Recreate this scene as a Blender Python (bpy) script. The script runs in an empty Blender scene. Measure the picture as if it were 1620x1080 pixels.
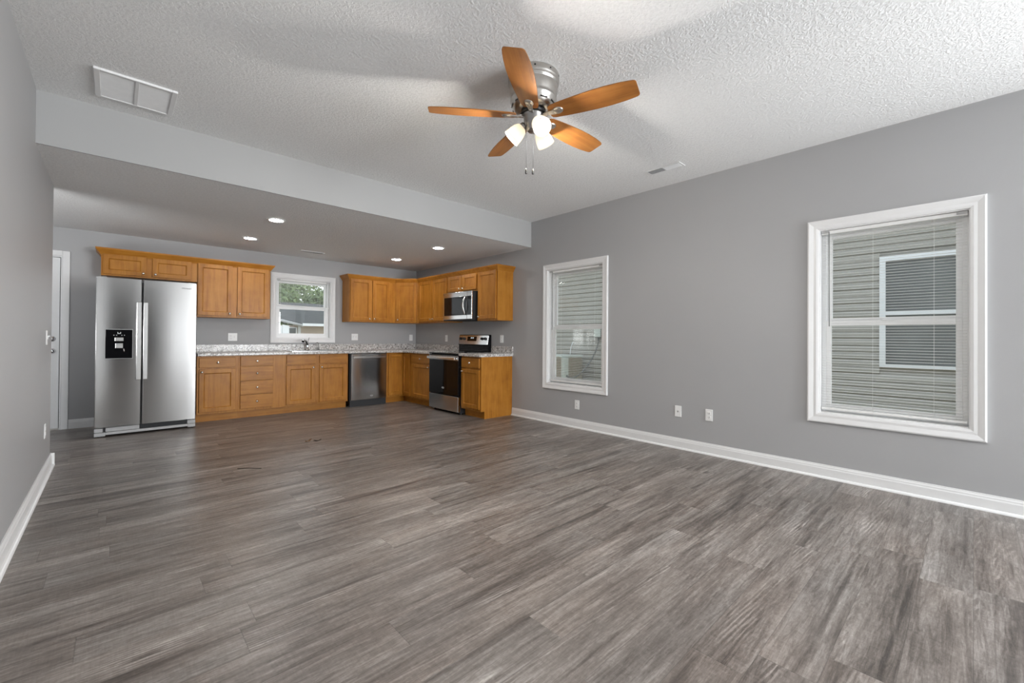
import bpy, bmesh, math, random
from mathutils import Vector, Matrix

R = math.radians
PI = math.pi
rng = random.Random(7)
scene = bpy.context.scene
COL = scene.collection

# ------------------------------------------------------------------ camera
H_CAM = 1.1476
cam_data = bpy.data.cameras.new('camera')
cam_data.sensor_fit = 'HORIZONTAL'
cam_data.sensor_width = 36.0
cam_data.lens = 676.95 / 1620 * 36.0
cam_data.shift_y = -10.5 / 1620
cam_data.clip_start = 0.05
cam_data.clip_end = 200
cam = bpy.data.objects.new('camera', cam_data)
COL.objects.link(cam)
YAW, PITCH, ROLL = 0.7477, 0.0068, 0.0076
cam.matrix_world = (Matrix.Translation((0, 0, H_CAM)) @ Matrix.Rotation(-YAW, 4, 'Z')
                    @ Matrix.Rotation(PI / 2 + PITCH, 4, 'X') @ Matrix.Rotation(ROLL, 4, 'Z'))
scene.camera = cam

# ------------------------------------------------------------------ view / world / big lights
scene.view_settings.view_transform = 'Standard'
scene.view_settings.look = 'None'
scene.view_settings.gamma = 1
scene.view_settings.use_curve_mapping = False
scene.view_settings.exposure = 0.12
scene.cycles.use_denoising = True
scene.cycles.max_bounces = 10
scene.cycles.diffuse_bounces = 6
scene.cycles.transparent_max_bounces = 16
scene.cycles.sample_clamp_indirect = 6

world = bpy.data.worlds.new('world')
scene.world = world
world.use_nodes = True
wn = world.node_tree
bg = wn.nodes['Background']
tc = wn.nodes.new('ShaderNodeTexCoord')
sx = wn.nodes.new('ShaderNodeSeparateXYZ')
rp = wn.nodes.new('ShaderNodeValToRGB')
wn.links.new(tc.outputs['Generated'], sx.inputs[0])
wn.links.new(sx.outputs['Z'], rp.inputs[0])
rp.color_ramp.elements[0].position = 0.0
rp.color_ramp.elements[0].color = (0.95, 0.97, 1.0, 1)
rp.color_ramp.elements[1].position = 0.8
rp.color_ramp.elements[1].color = (0.80, 0.90, 1.0, 1)
wn.links.new(rp.outputs[0], bg.inputs[0])
bg.inputs[1].default_value = 1.7


def area(name, loc, rot, sx_, sy_, power, color=(1, 1, 1)):
    l = bpy.data.lights.new(name, 'AREA')
    l.shape = 'RECTANGLE'
    l.size, l.size_y = sx_, sy_
    l.energy = power
    l.color = color
    o = bpy.data.objects.new(name, l)
    o.location = loc
    o.rotation_euler = rot
    COL.objects.link(o)
    return o


# daylight through the glazing in the front wall, behind the camera
P_FRONT, P_RIGHT, P_HALL, P_LED, P_BULB, P_SKY = 262, 178, 70, 128, 62, 1.7
area('daylight_front', (3.40, -4.92, 1.25), (R(94), 0, 0), 1.3, 2.0, P_FRONT, (0.93, 0.97, 1.0))
# fill lamp added behind the camera at the right wall, lightens the left wall
area('fill_right', (4.37, -2.60, 1.30), (R(90 + 3), 0, R(65)), 1.5, 1.5, P_RIGHT, (0.93, 0.97, 1.0))
# daylight from the side hall at the far left
area('daylight_hall', (-2.15, 4.6, 1.30), (R(90 + 62), 0, R(-75)), 1.4, 1.4, P_HALL, (0.98, 0.99, 1.0))
bg.inputs[1].default_value = P_SKY

# ------------------------------------------------------------------ mesh helpers


class MB:
    def __init__(self):
        self.bm = bmesh.new()

    def _merge(self, b, M=None):
        vm = {}
        for v in b.verts:
            vm[v] = self.bm.verts.new(M @ v.co if M else v.co)
        for f in b.faces:
            try:
                nf = self.bm.faces.new([vm[v] for v in f.verts])
                nf.smooth = f.smooth
            except ValueError:
                pass
        b.free()

    def box(self, x0, x1, y0, y1, z0, z1, bev=0.0, M=None, seg=2):
        b = bmesh.new()
        vs = [b.verts.new((x, y, z)) for x in (x0, x1) for y in (y0, y1) for z in (z0, z1)]
        for f in ((0, 1, 3, 2), (4, 6, 7, 5), (0, 4, 5, 1), (2, 3, 7, 6), (0, 2, 6, 4), (1, 5, 7, 3)):
            b.faces.new([vs[i] for i in f])
        if bev > 0:
            bmesh.ops.bevel(b, geom=list(b.edges), offset=bev, segments=seg, affect='EDGES', profile=0.5)
        self._merge(b, M)
        return self

    def prism(self, poly, h0, h1, plane='XY', M=None, bev=0.0, smooth=False):
        """poly: 2D points; extruded along the third axis from h0 to h1."""
        def P(a, b_, c):
            return {'XY': (a, b_, c), 'XZ': (a, c, b_), 'YZ': (c, a, b_)}[plane]
        b = bmesh.new()
        lo = [b.verts.new(P(p[0], p[1], h0)) for p in poly]
        hi = [b.verts.new(P(p[0], p[1], h1)) for p in poly]
        n = len(poly)
        b.faces.new(lo[::-1])
        b.faces.new(hi)
        for i in range(n):
            f = b.faces.new([lo[i], lo[(i + 1) % n], hi[(i + 1) % n], hi[i]])
            f.smooth = smooth
        bmesh.ops.recalc_face_normals(b, faces=list(b.faces))
        if bev > 0:
            bmesh.ops.bevel(b, geom=list(b.edges), offset=bev, segments=2, affect='EDGES', profile=0.5)
        self._merge(b, M)
        return self

    def lathe(self, prof, M=None, n=32, smooth=True):
        """prof: list of (r, z) spun about Z."""
        b = bmesh.new()
        rings = []
        for r, z in prof:
            if r < 1e-6:
                rings.append([b.verts.new((0, 0, z))])
            else:
                rings.append([b.verts.new((r * math.cos(2 * PI * i / n), r * math.sin(2 * PI * i / n), z)) for i in range(n)])
        for A, B in zip(rings, rings[1:]):
            for i in range(n):
                j = (i + 1) % n
                if len(A) == 1 and len(B) == 1:
                    continue
                if len(A) == 1:
                    f = b.faces.new([A[0], B[j], B[i]])
                elif len(B) == 1:
                    f = b.faces.new([A[i], A[j], B[0]])
                else:
                    f = b.faces.new([A[i], A[j], B[j], B[i]])
                f.smooth = smooth
        bmesh.ops.recalc_face_normals(b, faces=list(b.faces))
        self._merge(b, M)
        return self

    def cyl(self, r, z0, z1, M=None, n=24, bev=0.0):
        if bev > 0:
            p = [(0, z0), (r - bev, z0), (r, z0 + bev), (r, z1 - bev), (r - bev, z1), (0, z1)]
        else:
            p = [(0, z0), (r, z0), (r, z0), (r, z1), (r, z1), (0, z1)]
        return self.lathe(p, M, n, smooth=bev > 0 and False)

    def tube(self, pts, r, n=10, caps=True):
        pts = [Vector(p) for p in pts]
        rs = r if isinstance(r, (list, tuple)) else [r] * len(pts)
        b = bmesh.new()
        up = Vector((0, 0, 1))
        t0 = (pts[1] - pts[0]).normalized()
        u = t0.cross(up)
        if u.length < 1e-3:
            u = t0.cross(Vector((1, 0, 0)))
        u.normalize()
        rings = []
        for i, p in enumerate(pts):
            if i == 0:
                t = (pts[1] - pts[0])
            elif i == len(pts) - 1:
                t = pts[-1] - pts[-2]
            else:
                t = pts[i + 1] - pts[i - 1]
            t.normalize()
            u = (u - t * u.dot(t)).normalized()
            w = t.cross(u)
            rings.append([b.verts.new(p + rs[i] * (math.cos(2 * PI * k / n) * u + math.sin(2 * PI * k / n) * w)) for k in range(n)])
        for A, B in zip(rings, rings[1:]):
            for k in range(n):
                f = b.faces.new([A[k], A[(k + 1) % n], B[(k + 1) % n], B[k]])
                f.smooth = True
        if caps:
            b.faces.new(rings[0][::-1])
            b.faces.new(rings[-1])
        bmesh.ops.recalc_face_normals(b, faces=list(b.faces))
        self._merge(b)
        return self

    def quad(self, *ps):
        self.bm.faces.new([self.bm.verts.new(p) for p in ps])
        return self

    def door_panel(self, x0, x1, z0, z1, yb=0.0, t=0.02, stile=0.056, slope=0.007, deep=0.012):
        """recessed-panel door, front facing -Y"""
        b = bmesh.new()
        e = 0.0025
        def rect(i, y):
            return [b.verts.new(p) for p in ((x0 + i, y, z0 + i), (x1 - i, y, z0 + i), (x1 - i, y, z1 - i), (x0 + i, y, z1 - i))]
        loops = [rect(0, yb), rect(0, yb - t + e), rect(e, yb - t), rect(stile - 0.004, yb - t),
                 rect(stile, yb - t + 0.004), rect(stile + slope, yb - t + deep)]
        for A, B in zip(loops, loops[1:]):
            for i in range(4):
                j = (i + 1) % 4
                b.faces.new([A[i], A[j], B[j], B[i]])
        b.faces.new(loops[-1])
        b.faces.new(loops[0][::-1])
        bmesh.ops.recalc_face_normals(b, faces=list(b.faces))
        self._merge(b)
        return self

    def build(self, name, mat, parent=None, loc=None, rot=None):
        me = bpy.data.meshes.new(name)
        self.bm.to_mesh(me)
        self.bm.free()
        o = bpy.data.objects.new(name, me)
        COL.objects.link(o)
        for m in (mat if isinstance(mat, (list, tuple)) else [mat]):
            me.materials.append(m)
        if loc:
            o.location = loc
        if rot:
            o.rotation_euler = rot
        if parent:
            o.parent = parent
        return o


def tag(o, label=None, cat=None, group=None, kind=None):
    if label:
        o['label'] = label
    if cat:
        o['category'] = cat
    if group:
        o['group'] = group
    if kind:
        o['kind'] = kind
    return o


def thing(name, label, cat, loc=(0, 0, 0), rz=0.0, group=None):
    o = bpy.data.objects.new(name, None)
    o.empty_display_size = 0.1
    COL.objects.link(o)
    o.location = loc
    o.rotation_euler = (0, 0, rz)
    return tag(o, label, cat, group)


def struct_empty(name, loc=(0, 0, 0), rz=0.0, label=None):
    o = bpy.data.objects.new(name, None)
    o.empty_display_size = 0.1
    COL.objects.link(o)
    o.location = loc
    o.rotation_euler = (0, 0, rz)
    o['kind'] = 'structure'
    if label:
        o['label'] = label
    return o


def struct(name, mb, mat, label=None):
    o = mb.build(name, mat)
    o['kind'] = 'structure'
    if label:
        o['label'] = label
    return o


def text_mesh(name, body, size, mat, parent, loc, rot, extrude=0.0006):
    cu = bpy.data.curves.new(name, 'FONT')
    cu.body = body
    cu.size = size
    cu.extrude = extrude
    cu.align_x = 'CENTER'
    cu.align_y = 'CENTER'
    tmp = bpy.data.objects.new('tmp', cu)
    COL.objects.link(tmp)
    dg = bpy.context.evaluated_depsgraph_get()
    me = bpy.data.meshes.new_from_object(tmp.evaluated_get(dg))
    bpy.data.objects.remove(tmp)
    me.name = name
    me.materials.clear()
    me.materials.append(mat)
    o = bpy.data.objects.new(name, me)
    COL.objects.link(o)
    o.parent = parent
    o.location = loc
    o.rotation_euler = rot
    return o


# ------------------------------------------------------------------ materials


class NT:
    def __init__(self, name):
        self.m = bpy.data.materials.new(name)
        self.m.use_nodes = True
        self.t = self.m.node_tree
        self.b = self.t.nodes['Principled BSDF']

    def n(self, typ, **kw):
        nd = self.t.nodes.new('ShaderNode' + typ)
        ins = kw.pop('ins', {})
        for k, v in kw.items():
            setattr(nd, k, v)
        for k, v in ins.items():
            self.set(nd.inputs[k], v)
        return nd

    def set(self, sock, v):
        if isinstance(v, bpy.types.NodeSocket):
            self.t.links.new(v, sock)
        else:
            sock.default_value = v

    def math(self, op, a, b=0.0, c=0.0):
        nd = self.n('Math', operation=op)
        self.set(nd.inputs[0], a)
        self.set(nd.inputs[1], b)
        self.set(nd.inputs[2], c)
        return nd.outputs[0]

    def mapr(self, v, a, b, c, d):
        nd = self.n('MapRange', clamp=True)
        for i, x in enumerate((v, a, b, c, d)):
            self.set(nd.inputs[i], x)
        return nd.outputs[0]

    def ramp(self, fac, stops):
        nd = self.n('ValToRGB')
        cr = nd.color_ramp
        while len(cr.elements) < len(stops):
            cr.elements.new(0.5)
        for e, (p, c) in zip(cr.elements, stops):
            e.position = p
            e.color = (*c, 1)
        self.set(nd.inputs[0], fac)
        return nd.outputs[0]

    def mix(self, fac, a, b, blend='MIX'):
        nd = self.n('Mix', data_type='RGBA', blend_type=blend)
        self.set(nd.inputs[0], fac)
        self.set(nd.inputs[6], a if isinstance(a, bpy.types.NodeSocket) else (*a, 1))
        self.set(nd.inputs[7], b if isinstance(b, bpy.types.NodeSocket) else (*b, 1))
        return nd.outputs[2]

    def coords(self, scale=(1, 1, 1), loc=(0, 0, 0), src='Object'):
        tcn = self.n('TexCoord')
        mp = self.n('Mapping')
        self.t.links.new(tcn.outputs[src], mp.inputs[0])
        mp.inputs['Scale'].default_value = scale
        mp.inputs['Location'].default_value = loc
        return mp.outputs[0]

    def noise(self, vec, scale=5, detail=4, rough=0.55, dist=0.0):
        nd = self.n('TexNoise')
        self.set(nd.inputs['Vector'], vec)
        nd.inputs['Scale'].default_value = scale
        nd.inputs['Detail'].default_value = detail
        nd.inputs['Roughness'].default_value = rough
        nd.inputs['Distortion'].default_value = dist
        return nd.outputs[0]

    def bump(self, h, strength=0.2, dist=0.01):
        nd = self.n('Bump')
        nd.inputs['Strength'].default_value = strength
        nd.inputs['Distance'].default_value = dist
        self.set(nd.inputs['Height'], h)
        self.t.links.new(nd.outputs[0], self.b.inputs['Normal'])

    def base(self, v):
        s = self.b.inputs['Base Color']
        if isinstance(v, bpy.types.NodeSocket):
            self.t.links.new(v, s)
        else:
            s.default_value = (*v, 1)

    def p(self, **kw):
        for k, v in kw.items():
            self.set(self.b.inputs[k.replace('_', ' ')], v)


def plain(name, col, rough=0.5, metal=0.0, var=0.04, scale=20, **kw):
    m = NT(name)
    nz = m.noise(m.coords(), scale, 3)
    c = m.mix(m.mapr(nz, 0.3, 0.7, 0, 1), tuple(x * (1 - var) for x in col), tuple(min(1, x * (1 + var)) for x in col))
    m.base(c)
    m.p(Roughness=rough, Metallic=metal, **kw)
    return m.m


def wall_mat(name, col):
    m = NT(name)
    v = m.coords()
    nz = m.noise(v, 260, 2, 0.5)
    m.base(m.mix(m.mapr(m.noise(v, 1.5, 2), 0.3, 0.7, 0, 1), tuple(x * 0.985 for x in col), tuple(x * 1.015 for x in col)))
    m.p(Roughness=0.55)
    m.b.inputs['Specular IOR Level'].default_value = 0.35
    m.bump(nz, 0.12, 0.002)
    return m.m


def ceiling_mat(name, col):
    m = NT(name)
    v = m.coords()
    a = m.noise(v, 55, 5, 0.62, 0.6)
    b_ = m.noise(v, 140, 3, 0.6)
    h = m.math('ADD', m.mapr(a, 0.42, 0.62, 0, 1), m.math('MULTIPLY', b_, 0.35))
    m.base(m.mix(m.mapr(a, 0.35, 0.65, 0, 1), tuple(x * 0.95 for x in col), tuple(min(1, x * 1.03) for x in col)))
    m.p(Roughness=0.8)
    m.bump(h, 0.55, 0.006)
    return m.m


def floor_mat():
    m = NT('vinyl_plank')
    W_, L_ = 0.178, 1.22
    tcn = m.n('TexCoord')
    sp = m.n('SeparateXYZ')
    m.t.links.new(tcn.outputs['Object'], sp.inputs[0])
    x, y = sp.outputs[0], sp.outputs[1]
    ys = m.math('DIVIDE', y, W_)
    row = m.math('FLOOR', ys)
    wn1 = m.n('TexWhiteNoise', noise_dimensions='1D')
    m.set(wn1.inputs['W'], row)
    xs = m.math('ADD', m.math('DIVIDE', x, L_), m.math('MULTIPLY', wn1.outputs[0], 9.7))
    colm = m.math('FLOOR', xs)
    cb = m.n('CombineXYZ')
    m.set(cb.inputs[0], row)
    m.set(cb.inputs[1], colm)
    wn2 = m.n('TexWhiteNoise', noise_dimensions='2D')
    m.t.links.new(cb.outputs[0], wn2.inputs['Vector'])
    sr = m.n('SeparateColor')
    m.t.links.new(wn2.outputs[1], sr.inputs[0])
    r1, r2, r3 = sr.outputs[0], sr.outputs[1], sr.outputs[2]

    def vec(kx, ky, ox=31.0, oy=17.0):
        c = m.n('CombineXYZ')
        m.set(c.inputs[0], m.math('ADD', m.math('MULTIPLY', x, kx), m.math('MULTIPLY', r1, ox)))
        m.set(c.inputs[1], m.math('ADD', m.math('MULTIPLY', y, ky), m.math('MULTIPLY', r2, oy)))
        m.set(c.inputs[2], m.math('MULTIPLY', r3, 11.0))
        return c.outputs[0]
    patch = m.noise(vec(1.1, 6.0), 1.0, 3, 0.55, 0.5)             # broad tonal clouds
    streak = m.noise(vec(3.6, 40.0), 1.0, 7, 0.72, 0.9)          # saw-grain streaks
    fine = m.noise(vec(16.0, 190.0), 1.0, 4, 0.7, 0.5)
    mott = m.noise(vec(26.0, 60.0), 1.0, 5, 0.7, 1.2)            # worn mottling
    cross = m.noise(vec(160.0, 14.0), 1.0, 2, 0.5, 0.0)           # cross-sawn chatter
    # cathedral rings
    wv = m.n('TexWave', wave_type='RINGS', rings_direction='Z', wave_profile='SIN')
    m.t.links.new(vec(0.9, 7.0, 3.0, 3.0), wv.inputs['Vector'])
    wv.inputs['Scale'].default_value = 3.2
    wv.inputs['Distortion'].default_value = 5.5
    wv.inputs['Detail'].default_value = 3
    wv.inputs['Detail Scale'].default_value = 1.3
    rings = wv.outputs[1]
    # knots
    vo = m.n('TexVoronoi', feature='F1')
    m.t.links.new(vec(1.15, 3.4, 5.0, 5.0), vo.inputs['Vector'])
    vo.inputs['Scale'].default_value = 1.0
    vo.inputs['Randomness'].default_value = 1.0
    kd = m.math('ADD', vo.outputs['Distance'], m.math('MULTIPLY', m.math('SUBTRACT', streak, 0.5), 0.12))
    knot = m.mapr(kd, 0.015, 0.075, 1.0, 0.0)
    halo = m.math('MULTIPLY', m.mapr(kd, 0.04, 0.30, 1.0, 0.0), m.mapr(rings, 0.35, 0.75, 0.0, 1.0))
    tone = m.math('ADD', m.math('MULTIPLY', patch, 0.50), m.math('MULTIPLY', streak, 0.66))
    tone = m.math('ADD', tone, m.math('MULTIPLY', fine, 0.24))
    tone = m.math('ADD', tone, m.math('MULTIPLY', m.math('SUBTRACT', r3, 0.5), 0.075))
    tone = m.math('ADD', tone, m.math('MULTIPLY', m.math('SUBTRACT', cross, 0.5), 0.10))
    tone = m.math('ADD', tone, m.math('MULTIPLY', m.math('SUBTRACT', mott, 0.5), 0.34))
    band = m.noise(vec(0.55, 13.0, 19.0, 23.0), 1.0, 4, 0.6, 0.9)
    tone = m.math('SUBTRACT', tone, m.math('MULTIPLY', m.mapr(band, 0.54, 0.70, 0.0, 1.0), 0.20))
    grainline = m.math('MULTIPLY', m.mapr(band, 0.30, 0.44, 1.0, 0.0), m.mapr(rings, 0.45, 0.85, -0.4, 1.0))
    tone = m.math('ADD', tone, m.math('MULTIPLY', grainline, 0.13))
    tone = m.math('ADD', tone, m.math('MULTIPLY', halo, 0.20))
    tone = m.math('SUBTRACT', tone, m.math('MULTIPLY', knot, 0.34))
    c = m.ramp(m.mapr(tone, 0.40, 1.0, 0, 1), [(0.0, (0.043, 0.035, 0.031)), (0.30, (0.107, 0.090, 0.080)),
                                               (0.52, (0.178, 0.156, 0.142)), (0.76, (0.290, 0.263, 0.246)), (1.0, (0.50, 0.465, 0.435))])
    hue = m.mix(m.mapr(m.noise(vec(0.8, 2.5, 3.0, 3.0), 1.0, 2), 0.3, 0.7, 0, 1), (1.03, 0.985, 0.95), (0.985, 1.0, 1.005))
    c = m.mix(1.0, c, hue, 'MULTIPLY')
    # joints
    fy = m.math('FRACT', ys)
    fx = m.math('FRACT', xs)
    ey = m.math('MULTIPLY', m.math('MINIMUM', fy, m.math('SUBTRACT', 1.0, fy)), W_)
    ex = m.math('MULTIPLY', m.math('MINIMUM', fx, m.math('SUBTRACT', 1.0, fx)), L_)
    e = m.math('MINIMUM', ex, ey)
    joint = m.mapr(e, 0.0005, 0.0022, 1.0, 0.0)
    c = m.mix(m.math('MULTIPLY', joint, 0.35), c, (0.03, 0.026, 0.024))
    m.base(c)
    m.p(Roughness=m.mapr(streak, 0.3, 0.7, 0.40, 0.30))
    m.b.inputs['Specular IOR Level'].default_value = 0.65
    hgt = m.math('SUBTRACT', m.math('ADD', m.math('MULTIPLY', fine, 0.5), m.math('MULTIPLY', streak, 0.5)), m.math('MULTIPLY', joint, 1.5))
    m.bump(hgt, 0.18, 0.002)
    return m.m


def wood_mat(name, horizontal=False, dark=(0.245, 0.088, 0.010), mid=(0.385, 0.155, 0.020), light=(0.47, 0.210, 0.036), rough=0.38):
    m = NT(name)
    oi = m.n('ObjectInfo')
    tcn = m.n('TexCoord')
    ad = m.n('VectorMath', operation='ADD')
    m.t.links.new(tcn.outputs['Object'], ad.inputs[0])
    cb = m.n('CombineXYZ')
    for i in range(3):
        m.set(cb.inputs[i], m.math('MULTIPLY', oi.outputs['Random'], 13.7 + i * 7.1))
    m.t.links.new(cb.outputs[0], ad.inputs[1])
    mp = m.n('Mapping')
    m.t.links.new(ad.outputs[0], mp.inputs[0])
    mp.inputs['Scale'].default_value = (1.6, 22, 22) if horizontal else (22, 22, 1.6)
    g = m.noise(mp.outputs[0], 1.0, 6, 0.6, 0.5)
    mp2 = m.n('Mapping')
    m.t.links.new(ad.outputs[0], mp2.inputs[0])
    mp2.inputs['Scale'].default_value = (6, 150, 150) if horizontal else (150, 150, 6)
    f = m.noise(mp2.outputs[0], 1.0, 3, 0.6)
    cl = m.noise(ad.outputs[0], 5.0, 3, 0.6)
    t = m.math('ADD', m.math('MULTIPLY', g, 0.55), m.math('ADD', m.math('MULTIPLY', f, 0.2), m.math('MULTIPLY', cl, 0.35)))
    c = m.ramp(m.mapr(t, 0.35, 0.75, 0, 1), [(0.0, dark), (0.5, mid), (1.0, light)])
    m.base(c)
    m.p(Roughness=rough)
    m.b.inputs['Coat Weight'].default_value = 0.04
    m.b.inputs['Coat Roughness'].default_value = 0.25
    m.b.inputs['Specular IOR Level'].default_value = 0.25
    m.bump(f, 0.05, 0.001)
    return m.m


def steel_mat(name, col=(0.56, 0.557, 0.55), rough=0.16, brush='H', aniso=0.80):
    m = NT(name)
    f = m.noise(m.coords((3, 3, 40)), 1.0, 3, 0.6)
    m.base(m.mix(f, tuple(x * 0.985 for x in col), tuple(min(1, x * 1.015) for x in col)))
    m.p(Metallic=1.0, Roughness=m.mapr(f, 0.3, 0.7, rough * 0.97, rough * 1.03))
    tg = m.n('CombineXYZ')
    tg.inputs[2].default_value = 1.0       # brushed crosswise: highlights smear up and down
    m.t.links.new(tg.outputs[0], m.b.inputs['Tangent'])
    m.b.inputs['Anisotropic'].default_value = aniso
    m.b.inputs['Anisotropic Rotation'].default_value = 0.0
    return m.m


def granite_mat():
    m = NT('granite_laminate')
    v = m.coords()
    a = m.noise(v, 38, 6, 0.7, 0.9)
    b_ = m.noise(v, 95, 4, 0.65, 0.4)
    c3 = m.noise(v, 17, 4, 0.6, 1.2)
    c = m.ramp(m.mapr(a, 0.33, 0.67, 0, 1), [(0.0, (0.10, 0.095, 0.09)), (0.30, (0.30, 0.275, 0.26)), (0.52, (0.60, 0.58, 0.56)), (1.0, (0.84, 0.83, 0.82))])
    c = m.mix(m.mapr(b_, 0.55, 0.64, 0, 0.9), c, (0.07, 0.065, 0.065))
    c = m.mix(m.mapr(c3, 0.60, 0.72, 0, 0.55), c, (0.42, 0.31, 0.22))
    m.base(c)
    m.p(Roughness=0.25)
    return m.m


def glass_mat(name, tint=(0.97, 0.985, 0.98), refl=0.025):
    m = NT(name)
    t = m.t
    tr = m.n('BsdfTransparent')
    tr.inputs[0].default_value = (*tint, 1)
    gl = m.n('BsdfGlossy')
    gl.inputs['Roughness'].default_value = 0.01
    lw = m.n('LayerWeight')
    lw.inputs[0].default_value = 0.25
    mx = m.n('MixShader')
    nz = m.noise(m.coords(), 2.0, 1)
    fac = m.math('MULTIPLY', m.mapr(lw.outputs['Fresnel'], 0.0, 1.0, refl, 0.45), m.mapr(nz, 0, 1, 0.95, 1.05))
    t.links.new(fac, mx.inputs[0])
    t.links.new(tr.outputs[0], mx.inputs[1])
    t.links.new(gl.outputs[0], mx.inputs[2])
    t.links.new(mx.outputs[0], t.nodes['Material Output'].inputs[0])
    return m.m


def emit_mat(name, col, strength, base=(0.9, 0.9, 0.9)):
    m = NT(name)
    m.base(base)
    nz = m.noise(m.coords(), 8, 1)
    m.b.inputs['Emission Color'].default_value = (*col, 1)
    m.set(m.b.inputs['Emission Strength'], m.mapr(nz, 0, 1, strength * 0.97, strength * 1.03))
    return m.m


def shade_mat():
    m = NT('frosted_glass')
    t = m.t
    df = m.n('BsdfDiffuse')
    df.inputs[0].default_value = (0.34, 0.33, 0.30, 1)
    tl = m.n('BsdfTranslucent')
    tl.inputs[0].default_value = (0.42, 0.385, 0.33, 1)
    mx = m.n('MixShader')
    mx.inputs[0].default_value = 0.6
    t.links.new(df.outputs[0], mx.inputs[1])
    t.links.new(tl.outputs[0], mx.inputs[2])
    em = m.n('Emission')
    em.inputs[0].default_value = (1.0, 0.86, 0.66, 1)
    nz = m.noise(m.coords(), 12, 2)
    t.links.new(m.mapr(nz, 0.2, 0.8, 0.38, 0.48), em.inputs[1])
    ad = m.n('AddShader')
    t.links.new(mx.outputs[0], ad.inputs[0])
    t.links.new(em.outputs[0], ad.inputs[1])
    t.links.new(ad.outputs[0], t.nodes['Material Output'].inputs[0])
    return m.m


def leaf_mat(name, a, b):
    m = NT(name)
    v = m.coords()
    m.base(m.mix(m.mapr(m.noise(v, 3.0, 5, 0.7), 0.3, 0.7, 0, 1), a, b))
    m.p(Roughness=0.6)
    return m.m


def shingle_mat():
    m = NT('roof_shingle')
    v = m.coords((1, 1, 1))
    br = m.n('TexBrick')
    m.t.links.new(m.coords((1, 1, 1)), br.inputs['Vector'])
    br.inputs['Scale'].default_value = 4.0
    br.inputs['Color1'].default_value = (0.075, 0.075, 0.073, 1)
    br.inputs['Color2'].default_value = (0.105, 0.103, 0.10, 1)
    br.inputs['Mortar'].default_value = (0.12, 0.12, 0.12, 1)
    nz = m.noise(v, 30, 3)
    m.base(m.mix(m.mapr(nz, 0.3, 0.7, 0, 0.5), br.outputs[0], (0.14, 0.14, 0.136)))
    m.p(Roughness=0.95)
    m.b.inputs['Specular IOR Level'].default_value = 0.05
    return m.m


M = {}
M['wall'] = wall_mat('wall_paint', (0.40, 0.40, 0.405))
M['soffit'] = wall_mat('soffit_paint', (0.395, 0.395, 0.395))
M['ceiling'] = ceiling_mat('ceiling_texture', (0.84, 0.84, 0.835))
M['floor'] = floor_mat()
M['trim'] = plain('trim_paint', (0.78, 0.78, 0.78), 0.35, var=0.01)
M['vinyl'] = plain('window_vinyl', (0.84, 0.84, 0.84), 0.35, var=0.01)
M['door'] = plain('door_paint', (0.74, 0.74, 0.74), 0.4, var=0.01)
M['added_door'] = plain('added_door_dark', (0.035, 0.025, 0.02), 0.45, var=0.2)  # for the added door that the refrigerator reflects as dark
M['blind'] = plain('blind_slat', (0.82, 0.82, 0.81), 0.45, var=0.01)
M['plate'] = plain('plate_plastic', (0.86, 0.86, 0.85), 0.35, var=0.01)
M['vent'] = plain('vent_enamel', (0.78, 0.78, 0.78), 0.45, var=0.01)
M['vent_dark'] = plain('duct_dark', (0.12, 0.12, 0.12), 0.8)
M['filter'] = plain('vent_filter', (0.72, 0.72, 0.72), 0.8, var=0.03)
M['wood'] = wood_mat('maple_stain')
M['wood_h'] = wood_mat('maple_stain_across', True)
M['toe'] = wood_mat('toe_board', True)
M['blade'] = wood_mat('blade_veneer', True, (0.165, 0.062, 0.014), (0.30, 0.118, 0.028), (0.39, 0.165, 0.045), rough=0.38)
M['steel'] = steel_mat('stainless_steel')
M['steel_v'] = steel_mat('polished_bar', (0.72, 0.715, 0.70), 0.22, 'V', 0.3)
M['nickel'] = plain('brushed_nickel', (0.56, 0.54, 0.51), 0.30, 1.0, 0.05, 60)
M['pewter'] = plain('dark_nickel', (0.36, 0.35, 0.34), 0.32, 1.0, 0.05, 60)
M['chrome'] = plain('chrome', (0.75, 0.75, 0.76), 0.12, 1.0, 0.02)
M['knob'] = plain('knob_nickel', (0.78, 0.74, 0.68), 0.25, 1.0, 0.03)
M['black'] = plain('black_plastic', (0.012, 0.012, 0.013), 0.35)
M['black_matte'] = plain('black_matte', (0.016, 0.017, 0.02), 0.6)
M['black_glass'] = plain('black_glass', (0.006, 0.006, 0.007), 0.05, var=0.02)
M['black_glass'].node_tree.nodes['Principled BSDF'].inputs['Specular IOR Level'].default_value = 0.25
M['fob'] = plain('fob_metal', (0.14, 0.135, 0.13), 0.4, 1.0)
M['grey_plastic'] = plain('grey_plastic', (0.42, 0.42, 0.42), 0.45)
M['fridge_side'] = plain('fridge_side_paint', (0.16, 0.16, 0.165), 0.5)
M['badge'] = plain('badge_grey', (0.10, 0.10, 0.10), 0.4)
M['badge_light'] = plain('badge_silver', (0.75, 0.75, 0.75), 0.35)
M['granite'] = granite_mat()
M['glass'] = glass_mat('window_glass')
M['led'] = emit_mat('led_lens', (1.0, 0.98, 0.95), P_LED)
M['bulb'] = emit_mat('bulb', (1.0, 0.84, 0.60), 6.0)
M['shade'] = shade_mat()
M['display'] = emit_mat('clock_digits', (0.7, 0.9, 1.0), 0.6)
M['siding'] = plain('vinyl_siding', (0.36, 0.35, 0.315), 0.6, var=0.04, scale=3)
M['siding_warm'] = plain('beige_siding', (0.55, 0.46, 0.38), 0.6, var=0.04, scale=3)
M['white_ext'] = plain('white_exterior', (0.80, 0.82, 0.84), 0.5, var=0.03, scale=4)
M['ext_glass'] = plain('house_window_glass', (0.15, 0.16, 0.155), 0.08, var=0.15, scale=2)
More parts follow.
